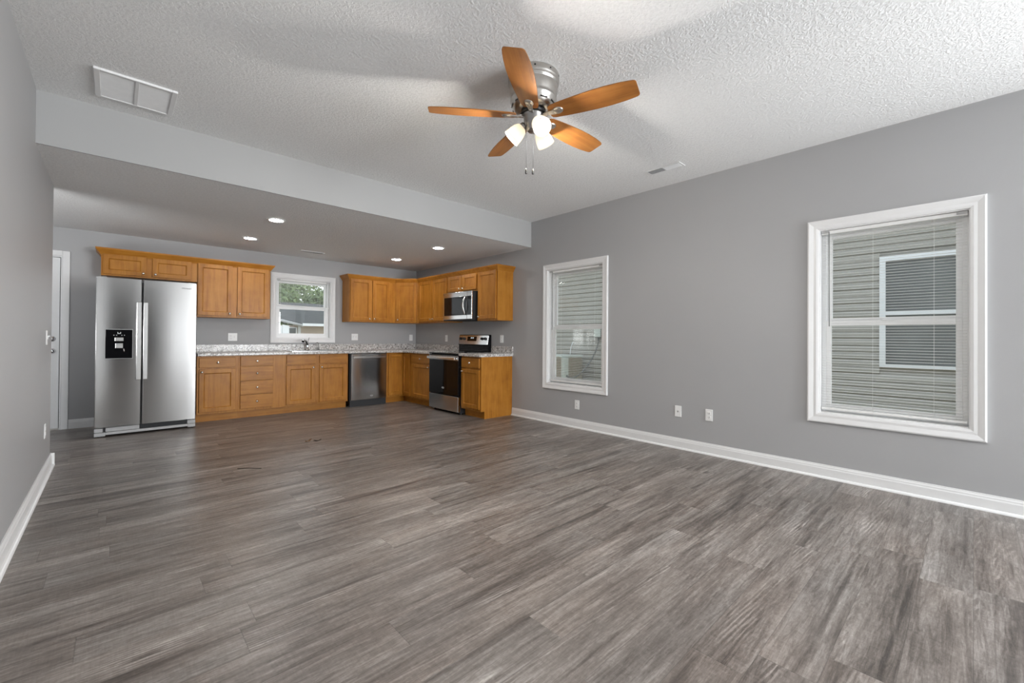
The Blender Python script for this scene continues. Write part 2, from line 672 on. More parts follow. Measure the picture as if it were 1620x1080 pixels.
M['grass'] = leaf_mat('dry_grass', (0.30, 0.27, 0.13), (0.42, 0.34, 0.20))
M['leaf_a'] = leaf_mat('tree_leaf', (0.075, 0.12, 0.04), (0.25, 0.33, 0.13))
M['leaf_b'] = leaf_mat('tree_leaf_pale', (0.12, 0.17, 0.07), (0.36, 0.42, 0.22))
M['bark'] = plain('bark', (0.12, 0.09, 0.07), 0.9, var=0.3, scale=30)
M['shingle'] = shingle_mat()
M['ac_grille'] = plain('condenser_grille', (0.30, 0.27, 0.21), 0.6, var=0.1)
M['ac_panel'] = plain('condenser_panel', (0.50, 0.54, 0.50), 0.5)
M['conduit'] = plain('conduit_grey', (0.15, 0.155, 0.15), 0.5)
M['dry_leaf'] = plain('dry_leaf_brown', (0.16, 0.085, 0.04), 0.7, var=0.3, scale=200)
M['twig'] = plain('twig_dark', (0.05, 0.035, 0.028), 0.8, var=0.2, scale=200)

# ------------------------------------------------------------------ room shell
XL, XR, YB, YW, YLE = -0.407, 4.347, 4.2985, 7.479, 5.461
ZC, ZK, YF = 2.80, 2.438, -5.0
XH = -2.2     # far side of the side hall


def wall_boxes(axis, c0, c1, a0, a1, z0, z1, holes):
    """wall slab between c0..c1 across its thickness; a = along; holes = (a0,a1,z0,z1)"""
    mb = MB()
    as_ = sorted({a0, a1, *[h for q in holes for h in q[:2]]})
    zs = sorted({z0, z1, *[h for q in holes for h in q[2:]]})
    for i in range(len(as_) - 1):
        for j in range(len(zs) - 1):
            am, zm = (as_[i] + as_[i + 1]) / 2, (zs[j] + zs[j + 1]) / 2
            if any(h[0] < am < h[1] and h[2] < zm < h[3] for h in holes):
                continue
            if axis == 'X':   # thickness along X, runs along Y
                mb.box(c0, c1, as_[i], as_[i + 1], zs[j], zs[j + 1])
            else:
                mb.box(as_[i], as_[i + 1], c0, c1, zs[j], zs[j + 1])
    bmesh.ops.remove_doubles(mb.bm, verts=list(mb.bm.verts), dist=1e-5)
    return mb


struct('floor', MB().box(XH - .12, XR + .15, YF - .15, YW + .15, -.1, 0), M['floor'])
struct('ceiling', MB().box(XL - .12, XR + .15, YF - .15, YB + .1, ZC, ZC + .12), M['ceiling'])
struct('ceiling_kitchen', MB().box(XH - .12, XR + .15, YB + .012, YW + .15, ZK + .0005, ZK + .12), M['ceiling'])
struct('wall_soffit', MB().box(XL, XR, YB, YB + .012, ZK, ZC), M['soffit'])

WIN_A = (3.064, 3.972, 0.536, 2.073)
WIN_B = (0.010, 0.890, 0.536, 2.076)
WIN_K = (1.848, 2.698, 1.112, 2.076)
DOORH = (-1.36, -0.475, 0.0, 2.09)
GLZ = (1.30, 4.10, 0.10, 2.30)
struct('wall_right', wall_boxes('X', XR, XR + .15, YF - .15, YW + .15, 0, ZC + .12, [WIN_A, WIN_B, (-3.4, -1.8, .5, 2.1)]), M['wall'])  # rearmost opening added for the fill lamp
struct('wall_back', wall_boxes('Y', YW, YW + .15, XH - .12, XR, 0, ZK + .12, [WIN_K, DOORH]), M['wall'])
struct('wall_left', wall_boxes('X', XL - .12, XL, YF, YLE, 0, ZC, [(-4.1, -2.5, .5, 2.1)]), M['wall'])  # unseen opening added to let in fill light
struct('wall_hall', MB().box(XH - .12, XH, 3.2, YW, 0, ZK), M['wall'])
struct('wall_hall_end', MB().box(XH, XL - .12, 3.2, 3.32, 0, ZK), M['wall'])
struct('wall_front', wall_boxes('Y', YF - .15, YF, XL - .12, XR, 0, ZC + .12, [GLZ, (-.40, .90, 0, 2.7)]), M['wall'])
mb = MB()
mb.box(-.52, -.40, -7.6, YF - .1505, 0, 2.7).box(.90, 1.02, -7.6, YF - .1505, 0, 2.7).box(-.52, 1.02, -7.72, -7.6, 0, 2.7)  # unseen entry walls, floor and ceiling added to darken the refrigerator's reflection
struct('wall_added_entry', mb, M['wall'])
struct('floor_added_entry', MB().box(-.52, 1.02, -7.72, YF - .1505, -.1, 0), M['floor'])
struct('ceiling_added_entry', MB().box(-.52, 1.02, -7.72, YF - .1505, 2.7005, 2.8), M['ceiling'])
d = struct_empty('door_added_dark', (.25, -7.6, 0))
MB().box(-.46, .46, .002, .045, .005, 2.04, .003).build('door_leaf', M['added_door'], d)  # unseen dark leaf added to deepen the refrigerator's dark reflection

# front glazing behind the camera: frame and panes
w = struct_empty('window_4', ((GLZ[0] + GLZ[1]) / 2, YF - .08, GLZ[2]))
hw, hh = (GLZ[1] - GLZ[0]) / 2, GLZ[3] - GLZ[2]
mb = MB()
for a in (-hw, -hw / 3 - .03, hw / 3 - .03, hw - .06):
    mb.box(a, a + .06, -.04, .04, 0, hh)
mb.box(-hw, hw, -.039, .039, 0, .06).box(-hw, hw, -.039, .039, hh - .06, hh)
mb.build('window_frame', M['vinyl'], w)


def base_profile(t=.014, h=.112, shoe=True):
    p = [(0, 0)]
    if shoe:
        p += [(t + .016, 0), (t + .0155, .006), (t + .012, .013), (t + .006, .0175), (t, .019)]
    else:
        p += [(t, 0)]
    p += [(t, h * .70), (t - .003, h * .78), (t - .003, h * .84), (t - .007, h * .93), (t - .008, h), (0, h)]
    return p


# right: runs along Y on plane X=XR, profile grows to -X
mb = MB()
mb.prism([(XR - .0005 - a, z) for a, z in base_profile()], YF, 4.668, 'XZ')
struct('baseboard_right', mb, M['trim'])
mb = MB()
mb.prism([(XL + .0005 + a, z) for a, z in base_profile()], YF, YLE + .03, 'XZ')
mb.prism([(YLE + .0005 + a, z) for a, z in base_profile()], XL - .12, XL + .029, 'YZ')
struct('baseboard_left', mb, M['trim'])
mb = MB()
mb.prism([(YW - .0005 - a, z) for a, z in base_profile(shoe=False)], -.408, .78, 'YZ')
struct('baseboard_back', mb, M['trim'])

# ------------------------------------------------------------------ windows (local frame: x across, -y into the room, z up from the hole's bottom)


def casing(mb, w_, h_, cw=.074):
    """picture-frame casing around a w_ x h_ hole; mitred profile rings"""
    prof = [(0.004, 0.0), (0.004, -.012), (-.012, -.016), (-.030, -.0145), (-.050, -.019), (-.064, -.022), (-cw, -.018), (-cw, 0.0)]
    b = bmesh.new()
    loops = []
    for o, y in prof:
        loops.append([b.verts.new(p) for p in ((-w_ / 2 + o, y, o), (w_ / 2 - o, y, o), (w_ / 2 - o, y, h_ - o), (-w_ / 2 + o, y, h_ - o))])
    for A, B in zip(loops, loops[1:]):
        for i in range(4):
            j = (i + 1) % 4
            b.faces.new([A[i], A[j], B[j], B[i]])
    for i in range(4):
        j = (i + 1) % 4
        b.faces.new([loops[-1][i], loops[-1][j], loops[0][j], loops[0][i]])
    bmesh.ops.recalc_face_normals(b, faces=list(b.faces))
    mb._merge(b)


def make_window(name, loc, rz, w_, h_, rail):
    w = struct_empty(name, loc, rz)
    mb = MB()
    casing(mb, w_, h_)
    mb.build('casing', M['trim'], w)
    mb = MB()            # jamb liner
    t = .012
    mb.box(-w_ / 2, -w_ / 2 + t, 0, .15, 0, h_).box(w_ / 2 - t, w_ / 2, 0, .15, 0, h_)
    mb.box(-w_ / 2 + t, w_ / 2 - t, 0, .15, 0, t).box(-w_ / 2 + t, w_ / 2 - t, 0, .15, h_ - t, h_)
    mb.build('jamb', M['trim'], w)
    fw = .030
    a, b_ = w_ / 2 - t, h_ - t
    mb = MB()            # outer vinyl frame
    mb.box(-a, -a + fw, .07, .135, t, b_, .003).box(a - fw, a, .07, .135, t, b_, .003)
    mb.box(-a + fw, a - fw, .07, .135, t, t + fw, .003).box(-a + fw, a - fw, .07, .135, b_ - fw, b_, .003)
    mb.build('frame', M['vinyl'], w)
    for nm, z0, z1, y0 in (('upper_sash', rail, b_ - fw, .105), ('lower_sash', t + fw, rail + .035, .075)):
        mb = MB()
        sw = .034
        i = a - fw
        mb.box(-i, -i + sw, y0, y0 + .028, z0, z1, .003).box(i - sw, i, y0, y0 + .028, z0, z1, .003)
        lo, hi = (.058, sw) if nm == 'upper_sash' else (sw + .004, .040)
        mb.box(-i + sw, i - sw, y0, y0 + .028, z0, z0 + lo, .003).box(-i + sw, i - sw, y0, y0 + .028, z1 - hi, z1, .003)
        s = mb.build(nm, M['vinyl'], w)
        mb = MB()
        mb.box(-i + sw - .004, i - sw + .004, y0 + .011, y0 + .017, z0 + sw - .004, z1 - sw + .004)
        mb.build('pane', M['glass'], s)
    mb = MB()
    mb.box(-.035, .035, .062, .076, rail + .030, rail + .042, .003)
    mb.build('sash_lock', M['vinyl'], w)
    return w


wA, hA = WIN_A[1] - WIN_A[0], WIN_A[3] - WIN_A[2]
wB, hB = WIN_B[1] - WIN_B[0], WIN_B[3] - WIN_B[2]
wK, hK = WIN_K[1] - WIN_K[0], WIN_K[3] - WIN_K[2]
cA, cB, cK = (WIN_A[0] + WIN_A[1]) / 2, (WIN_B[0] + WIN_B[1]) / 2, (WIN_K[0] + WIN_K[1]) / 2
make_window('window_1', (XR, cA, WIN_A[2]), -PI / 2, wA, hA, 1.272 - WIN_A[2])
make_window('window_2', (XR, cB, WIN_B[2]), -PI / 2, wB, hB, 1.275 - WIN_B[2])
make_window('window_3', (cK, YW, WIN_K[2]), 0, wK, hK, 1.585 - WIN_K[2])


def make_blind(label, loc, rz, w_, h_, drop, group, tilt=0.0, cords=(-.36, 0., .36), sag=0.0):
    """mini blind hung from a head rail; loc = centre of the hole's bottom edge"""
    o = thing('window_blind', label, 'blind', loc, rz, group)
    W2 = w_ / 2 - .016
    zt = h_ - .014
    y0, y1 = .022, .048
    mb = MB().box(-W2, W2, y0 - .002, y1 + .002, zt - .028, zt, .002)
    hr = mb.build('head_rail', M['blind'], o)
    for s in (-1, 1):
        MB().box(s * (W2 - .028) - .028, s * (W2 - .028) + .028, y0 - .006, y0 - .0025, zt - .020, zt - .004, .001).build('bracket', M['grey_plastic'], hr)
    n = int((drop - .05) / .0215)
    mb = MB()
    ct, st = math.cos(tilt), math.sin(tilt)
    for k in range(n):
        z = zt - .044 - k * .0215
        ym = (y0 + y1) / 2
        d = .009
        pts = []
        for f, c in ((-1, -.0010), (0, .0008), (1, -.0010)):
            pts.append((ym + f * d * ct, z + f * d * st + c))
        vs = [[mb.bm.verts.new((x, p[0], p[1] + sag * (x / W2) * k / max(1, n))) for p in pts] for x in (-W2 + .004, W2 - .004)]
        for i in range(2):
            mb.bm.faces.new([vs[0][i], vs[1][i], vs[1][i + 1], vs[0][i + 1]])
    sl = mb.build('slats', M['blind'], o)
    so = sl.modifiers.new('thick', 'SOLIDIFY')
    so.thickness = .0006
    zb = zt - .044 - n * .0215
    mb = MB()
    ang = math.atan2(sag, W2)
    mb.box(-W2 + .003, W2 - .003, y0, y1, -.009, .009, .003, Matrix.Translation((0, 0, zb)) @ Matrix.Rotation(-ang, 4, 'Y'))
    mb.build('bottom_rail', M['blind'], o)
    for c in cords:
        mb = MB()
        mb.tube([(c * w_, y0 - .001, zt - .02), (c * w_, y0 - .001, zb + sag * c * 2)], .0008, 5)
        mb.build('ladder_cord', M['blind'], o)
    mb = MB()
    wl = min(.62 * h_, .80) if drop > .8 else .40
    wx = -W2 + .055
    mb.tube([(wx, y0 - .012, zt - .012), (wx + .003, y0 - .013, zt - wl)], .003, 6)
    mb.build('tilt_wand', M['conduit'] if drop > .8 else M['blind'], o)
    return o


make_blind('lowered white mini blind in the narrow looking window nearest the kitchen cabinets', (XR, cA, WIN_A[2]), -PI / 2, wA, hA, hA - .035,
           'mini blinds in the windows', cords=(-.25, .35))
make_blind('lowered white mini blind in the big window at the right of the room', (XR, cB, WIN_B[2]), -PI / 2, wB, hB, hB - .035,
           'mini blinds in the windows', cords=(-.41, -.10, .29))
make_blind('half raised white mini blind over the kitchen sink', (cK, YW, WIN_K[2]), 0, wK, hK, .45, 'mini blinds in the windows', cords=(-.30, .30), sag=-.012)

# ------------------------------------------------------------------ back door (left, beyond the end of the left wall)
d = struct_empty('door_1', (-.475, YW, 0))
mb = MB()
for (x0, x1, z0, z1) in ((0, .064, 0, 2.155), (-.949, -.885, 0, 2.155), (-.885, 0, 2.09, 2.155)):
    mb.box(x0, x1, -.018, 0, z0, z1, .004)
mb.build('door_casing', M['trim'], d)
mb = MB()
mb.box(-.012, 0, 0, .15, 0, 2.09).box(-.885, -.873, 0, .15, 0, 2.09).box(-.873, -.012, 0, .15, 2.078, 2.09)
mb.box(-.022, -.012, .058, .15, 0, 2.078).box(-.873, -.863, .058, .15, 0, 2.078).box(-.863, -.022, .058, .15, 2.062, 2.078)
mb.build('door_jamb', M['trim'], d)
MB().box(-.0175, -.0125, .020, .057, .02, 2.07).build('dark_gap_strip', M['black_matte'], d)  # black strip put in the leaf gap as its shade
mb = MB()
mb.box(-.868, -.019, .012, .055, .02, 2.071, .002)
sl = mb.build('door_leaf', M['door'], d)
for z, nm in ((1.092, 'deadbolt'), (.948, 'door_knob')):
    mb = MB()
    Mx = Matrix.Translation((-.078, .012, z)) @ Matrix.Rotation(R(90), 4, 'X')
    if nm == 'deadbolt':
        mb.lathe([(0, .022), (.012, .022), (.014, .016), (.030, .012), (.033, .004), (.033, 0)], Mx)
    else:
        mb.lathe([(0, .062), (.014, .060), (.026, .050), (.028, .040), (.020, .030), (.012, .024), (.012, .010), (.030, .008), (.032, 0)], Mx)
    mb.build(nm, M['chrome'], sl)
mb = MB().box(-.873, -.012, -.012, .15, 0, .018, .003)
mb.build('threshold', M['nickel'], d)

# ------------------------------------------------------------------ cabinets  (local: x to the right, front face frame at y=0, +y to the wall)


def knob_at(parent, x, z, y=-.02):
    mb = MB()
    mb.lathe([(0, .027), (.008, .0265), (.0145, .022), (.0155, .017), (.011, .011), (.0065, .007), (.0065, .003), (.009, 0)],
             Matrix.Translation((x, y, z)) @ Matrix.Rotation(R(90), 4, 'X'), 16)
    return mb.build('knob', M['knob'], parent)


def cabinet(name, label, loc, rz, w_, d_, z0, z1, doors=(), drawers=(), fronts=(), toe=0.0, group=None, hollow=False):
    o = thing(name, label, 'cabinet', loc, rz, group)
    mb = MB()
    if hollow:
        zb_ = z0 + toe
        mb.box(0, w_, 0, .02, zb_, z1).box(0, .016, .02, d_, zb_, z1).box(w_ - .016, w_, .02, d_, zb_, z1)
        mb.box(.016, w_ - .016, .02, d_, zb_, zb_ + .016).box(.016, w_ - .016, d_ - .008, d_, zb_ + .016, z1)
    elif toe:
        mb.box(0, w_, 0, d_, z0 + toe, z1, .0015)
    else:
        mb.box(0, w_, 0, d_, z0, z1, .0015)
    body = mb.build('body', M['wood'], o)
    if toe:
        mb = MB()
        mb.box(.0, w_, .075, d_, z0, z0 + toe - .0003)
        mb.build('toe_kick', M['toe'], o)
    for (x0, x1, a, b_, k) in doors:
        mb = MB().door_panel(x0, x1, a, b_)
        dr = mb.build('door', M['wood'], o)
        if k:
            kx = x0 + .030 if 'l' in k else x1 - .030
            kz = a + .035 if 'b' in k else b_ - .035
            knob_at(dr, kx, kz)
    for (x0, x1, a, b_) in drawers:
        mb = MB().box(x0, x1, -.02, -.0002, a, b_, .003)
        dr = mb.build('drawer_front', M['wood_h'], o)
        knob_at(dr, (x0 + x1) / 2, (a + b_) / 2)
    for (x0, x1, a, b_) in fronts:
        MB().box(x0, x1, -.02, -.0002, a, b_, .003).build('false_front', M['wood_h'], o)
    return o


UF, BF = 7.175, 6.890          # face-frame planes on the back wall (uppers / bases); doors stand 20 mm proud
UD, BD = YW - UF - .001, YW - BF - .001
UFX, BFX = 4.040, 3.757        # the same on the right wall
UDX, BDX = XR - UFX - .001, XR - BFX - .001
ZU0, ZU1 = 1.400, 2.160
UG = 'upper cabinets'
BG = 'base cabinets'

cabinet('wall_cabinet', 'short two-door wood cabinet above the stainless refrigerator', (-.134, UF, 0), 0, .942, UD, 1.870, ZU1,
        doors=((.015, .418, 1.890, 2.132, 'rb'), (.476, .880, 1.890, 2.132, 'lb')), group=UG)
cabinet('wall_cabinet', 'two-door wood wall cabinet between the refrigerator and the kitchen window', (.809, UF, 0), 0, .890, UD, ZU0, ZU1,
        doors=((.006, .405, 1.425, 2.132, 'rb'), (.466, .866, 1.425, 2.132, 'lb')), group=UG)
cabinet('wall_cabinet', 'two-door wood wall cabinet just right of the kitchen window', (2.896, UF, 0), 0, .840, UD, ZU0, ZU1,
        doors=((.012, .380, 1.425, 2.132, 'rb'), (.408, .724, 1.425, 2.132, 'lb')), group=UG)
# diagonal corner cabinet
cx0, cy1 = 3.7365, 6.869
o = thing('corner_wall_cabinet', 'diagonal single-door wood wall cabinet in the kitchen corner', 'cabinet', (cx0, UF, 0), 0, UG)
ddx, ddy = UFX - cx0, cy1 - UF
mb = MB().prism([(0, 0), (ddx, ddy), (XR - .001 - cx0, ddy), (XR - .001 - cx0, YW - .001 - UF), (0, YW - .001 - UF)], ZU0, ZU1)
body = mb.build('body', M['wood'], o)
dl = math.hypot(ddx, ddy)
dd = MB().door_panel(.030, dl - .030, 1.425, 2.132).build('door', M['wood'], o)
dd.rotation_euler = (0, 0, math.atan2(ddy, ddx))
knob_at(dd, .062, 1.460)

RW = -PI / 2      # right wall rotation: local x -> -Y
cabinet('wall_cabinet', 'two-door wood wall cabinet between the corner cabinet and the microwave', (UFX, cy1, 0), RW, .937, UDX, ZU0, ZU1,
        doors=((.035, .475, 1.425, 2.132, 'rb'), (.497, .925, 1.425, 2.132, 'lb')), group=UG)
cabinet('wall_cabinet', 'short two-door wood cabinet right above the microwave', (UFX, 5.9315, 0), RW, .800, UDX, 1.862, ZU1,
        doors=((.028, .390, 1.885, 2.132, 'rb'), (.415, .785, 1.885, 2.132, 'lb')), group=UG)
cabinet('wall_cabinet', 'single-door wood wall cabinet at the open end, right of the microwave', (UFX, 5.131, 0), RW, .461, UDX, ZU0, ZU1,
        doors=((.024, .438, 1.425, 2.132, 'lb'),), group=UG)

# base cabinets
ZB1 = .874
cabinet('base_cabinet', 'base cabinet beside the refrigerator with one drawer over one door', (.786, BF, 0), 0, .466, BD, 0, ZB1,
        doors=((.022, .430, .135, .700, 'lt'),), drawers=((.022, .430, .722, .850),), toe=.105, group=BG)
cabinet('base_cabinet', 'base cabinet with a stack of four drawers', (1.2525, BF, 0), 0, .590, BD, 0, ZB1,
        drawers=((.020, .425, .728, .858), (.020, .425, .528, .716), (.020, .425, .334, .518), (.020, .425, .137, .324)), toe=.105, group=BG)
cabinet('base_cabinet', 'two-door sink base cabinet under the kitchen window', (1.843, BF, 0), 0, .926, BD, 0, ZB1,
        doors=((.012, .415, .135, .708, 'rt'), (.480, .896, .135, .708, 'lt')), fronts=((.012, .415, .730, .855), (.480, .896, .730, .855)), toe=.105, hollow=True, group=BG)
# corner base with two leaves folded at the inside corner
o = thing('corner_base_cabinet', 'inside-corner base cabinet with two narrow door leaves beside the dishwasher', 'cabinet', (3.440, BF, 0), 0, BG)
ex, ey = XR - .001 - 3.440, YW - .001 - BF
ix, iy = BFX - 3.440, 6.583 - BF
mb = MB().prism([(0, 0), (ix, 0), (ix, iy), (ex, iy), (ex, ey), (0, ey)], .105, ZB1)
mb.build('body', M['wood'], o)
mb = MB().prism([(0, .075), (ix + .075, .075), (ix + .075, iy), (ex, iy), (ex, ey), (0, ey)], 0, .1047)
mb.build('toe_kick', M['toe'], o)
MB().door_panel(.030, ix - .022, .135, .850, stile=.05).build('door', M['wood'], o)
db = MB().door_panel(.022, .262, .135, .850, stile=.05).build('door', M['wood'], o, loc=(ix, 0, 0), rot=(0, 0, RW))
cabinet('base_cabinet', 'base cabinet left of the range with one drawer over one door', (BFX, 6.5825, 0), RW, .634, BDX, 0, ZB1,
        doors=((.028, .595, .135, .690, 'rt'),), drawers=((.028, .595, .715, .850),), toe=.105, group=BG)
o = cabinet('base_cabinet', 'narrow end base cabinet right of the range with a finished side panel', (BFX, 5.143, 0), RW, .460, BDX, 0, ZB1,
            doors=((.020, .437, .135, .690, 'lt'),), drawers=((.020, .437, .715, .850),), toe=.105, group=BG)
mb = MB()
mb.prism([(.0, .105), (.062, .105), (.062, 0), (BDX, 0), (BDX, ZB1), (0, ZB1)], .4605, .4665, 'YZ')
mb.build('side_panel', M['wood'], o)


def crown(name, label, path, closed_ends=True):
    """path: list of (x, y) of the cabinet face line seen from outside on the left-hand side; profile grows outward"""
    prof = [(0.0, 2.118), (.006, 2.118), (.010, 2.130), (.020, 2.146), (.036, 2.168), (.046, 2.182), (.050, 2.190), (.052, 2.202), (0.0, 2.202)]
    n = len(path)
    nor = []
    for i in range(n - 1):
        dx, dy = path[i + 1][0] - path[i][0], path[i + 1][1] - path[i][1]
        l = math.hypot(dx, dy)
        nor.append((dy / l, -dx / l))
    offs = []
    for i in range(n):
        if i == 0:
            offs.append(nor[0])
        elif i == n - 1:
            offs.append(nor[-1])
        else:
            a, b_ = nor[i - 1], nor[i]
            s = 1 + a[0] * b_[0] + a[1] * b_[1]
            offs.append(((a[0] + b_[0]) / s, (a[1] + b_[1]) / s))
    mb = MB()
    rings = []
    ox, oy = path[0]
    for (x, y), (nx, ny) in zip(path, offs):
        rings.append([mb.bm.verts.new((x + nx * (p + .0008) - ox, y + ny * (p + .0008) - oy, z)) for p, z in prof])
    m_ = len(prof)
    for A, B in zip(rings, rings[1:]):
        for k in range(m_):
            mb.bm.faces.new([A[k], A[(k + 1) % m_], B[(k + 1) % m_], B[k]])
    mb.bm.faces.new(rings[0])
    mb.bm.faces.new(rings[-1][::-1])
    bmesh.ops.recalc_face_normals(mb.bm, faces=list(mb.bm.faces))
    ob = mb.build(name, M['wood_h'], loc=(ox, oy, 0))
    return tag(ob, label, 'molding', 'crown moldings on the cabinets')


crown('crown_molding', 'wood crown molding along the cabinets left of the kitchen window',
      [(-.134, YW - .002), (-.134, UF), (1.699, UF), (1.699, YW - .002)])
crown('crown_molding', 'wood crown molding around the corner cabinets right of the kitchen window',
      [(2.896, YW - .002), (2.896, UF), (cx0, UF), (UFX, cy1), (UFX, 4.670), (XR - .002, 4.670)])

# ------------------------------------------------------------------ countertop
CF, CFX, ZT, ZT0 = 6.835, 3.702, .914, .8745
SX0, SX1, SY0, SY1 = 1.95, 2.63, 6.92, 7.36      # sink cut-out
o = thing('countertop', 'long L-shaped granite look countertop under the kitchen window', 'countertop', (.789, CF, ZT0))
mb = MB()


def cbox(x0, x1, y0, y1):
    mb.box(x0 - .789, x1 - .789, y0 - CF, y1 - CF, 0, ZT - ZT0)


e = .012
cbox(.789, SX0, CF + e, YW - .001)
cbox(SX0, SX1, CF + e, SY0)
cbox(SX0, SX1, SY1, YW - .001)
cbox(SX1, XR - .001, CF + e, YW - .001)
cbox(CFX + e, XR - .001, 5.942, CF + e)
# rolled front edges
edge = [(e, 0), (.004, .001), (0, .008), (0, .030), (.004, .0365), (e, ZT - ZT0)]
mb.prism([(a, z) for a, z in edge], 0, CFX + e - .789, 'YZ')
mb.prism([(CFX - .789 + a, z) for a, z in edge], 5.942 - CF, e, 'XZ')
mb.build('top', M['granite'], o)
mb = MB()
mb.box(0, XR - .001 - .789, YW - .022 - CF, YW - .001 - CF, ZT - ZT0, 1.016 - ZT0, .002)
mb.box(XR - .022 - .789, XR - .001 - .789, 5.942 - CF, YW - .022 - CF, ZT - ZT0, 1.016 - ZT0, .002)
mb.build('backsplash', M['granite'], o)
o = thing('countertop', 'short granite look countertop on the end cabinet right of the range', 'countertop', (CFX, 4.655, ZT0))
mb = MB()
Ly = 5.146 - 4.655
ed2 = [(0, .008), (.004, .001), (e, 0), (XR - .001 - CFX, 0), (XR - .001 - CFX, ZT - ZT0), (e, ZT - ZT0), (.004, .0365), (0, .030)]
mb.prism(ed2, 0, Ly, 'XZ')
mb.build('top', M['granite'], o)
mb = MB().box(XR - .022 - CFX, XR - .001 - CFX, 0, Ly, ZT - ZT0, 1.016 - ZT0, .002)
mb.build('backsplash', M['granite'], o)

# sink
o = thing('sink', 'drop-in kitchen sink in the counter below the window', 'sink', (2.29, 7.14, ZT))
mb = MB()
rx0, rx1, ry0, ry1 = SX0 - .012 - 2.29, SX1 + .012 - 2.29, SY0 - .012 - 7.14, SY1 + .06 - 7.14
bx = [(SX0 + .02 - 2.29, -.012), (.012, SX1 - .02 - 2.29)]
by0, by1 = SY0 + .02 - 7.14, SY1 - .02 - 7.14
xs_ = [rx0, bx[0][0], bx[0][1], bx[1][0], bx[1][1], rx1]
ys_ = [ry0, by0, by1, ry1]
for i in range(5):
    for j in range(3):
        if j == 1 and i in (1, 3):
            continue
        mb.box(xs_[i], xs_[i + 1], ys_[j], ys_[j + 1], .0005, .007)
mb.build('rim', M['steel_v'], o)
for (a, b_) in bx:
    mb = MB()
    tpr = .02
    top = [(a, by0), (b_, by0), (b_, by1), (a, by1)]
    bot = [(a + tpr, by0 + tpr), (b_ - tpr, by0 + tpr), (b_ - tpr, by1 - tpr), (a + tpr, by1 - tpr)]
    T = [mb.bm.verts.new((*p, .006)) for p in top]
    B = [mb.bm.verts.new((*p, -.17)) for p in bot]
    for i in range(4):
        mb.bm.faces.new([T[i], B[i], B[(i + 1) % 4], T[(i + 1) % 4]])
    mb.bm.faces.new(B)
    bo = mb.build('bowl', M['steel'], o)

# faucet with side lever, and the small gooseneck beside it
zf = ZT + .0075
o = thing('faucet', 'chrome kitchen faucet with raised lever behind the sink', 'faucet', (2.30, 7.385, zf))
mb = MB().lathe([(0, 0), (.032, 0), (.032, .006), (.024, .014), (.021, .06), (.022, .10), (.018, .122), (0, .128)])
mb.build('faucet_body', M['chrome'], o)
pts = [(0, 0, .075), (-.02, -.03, .115), (-.045, -.065, .150), (-.075, -.105, .168), (-.105, -.145, .162), (-.118, -.165, .140)]
MB().tube(pts, [.017, .016, .015, .016, .019, .020], 14).build('spout', M['chrome'], o)
MB().tube([(0, 0, .122), (.012, .002, .150), (.026, .004, .205)], [.010, .008, .006], 10).build('lever', M['chrome'], o)
o = thing('water_tap', 'small chrome gooseneck tap right of the kitchen faucet', 'tap', (2.475, 7.385, zf))
MB().lathe([(0, 0), (.020, 0), (.020, .005), (.011, .012), (.010, .03), (0, .032)]).build('tap_base', M['pewter'], o)
pts = [(0, 0, .02)] + [(0, 0, .06)] + [(-.032 + .032 * math.cos(a), -.032 + .032 * math.cos(a), .085 + .04 * math.sin(a)) for a in [i * PI / 8 for i in range(8)]] + [(-.064, -.064, .08)]
MB().tube(pts, .0065, 10).build('gooseneck', M['pewter'], o)

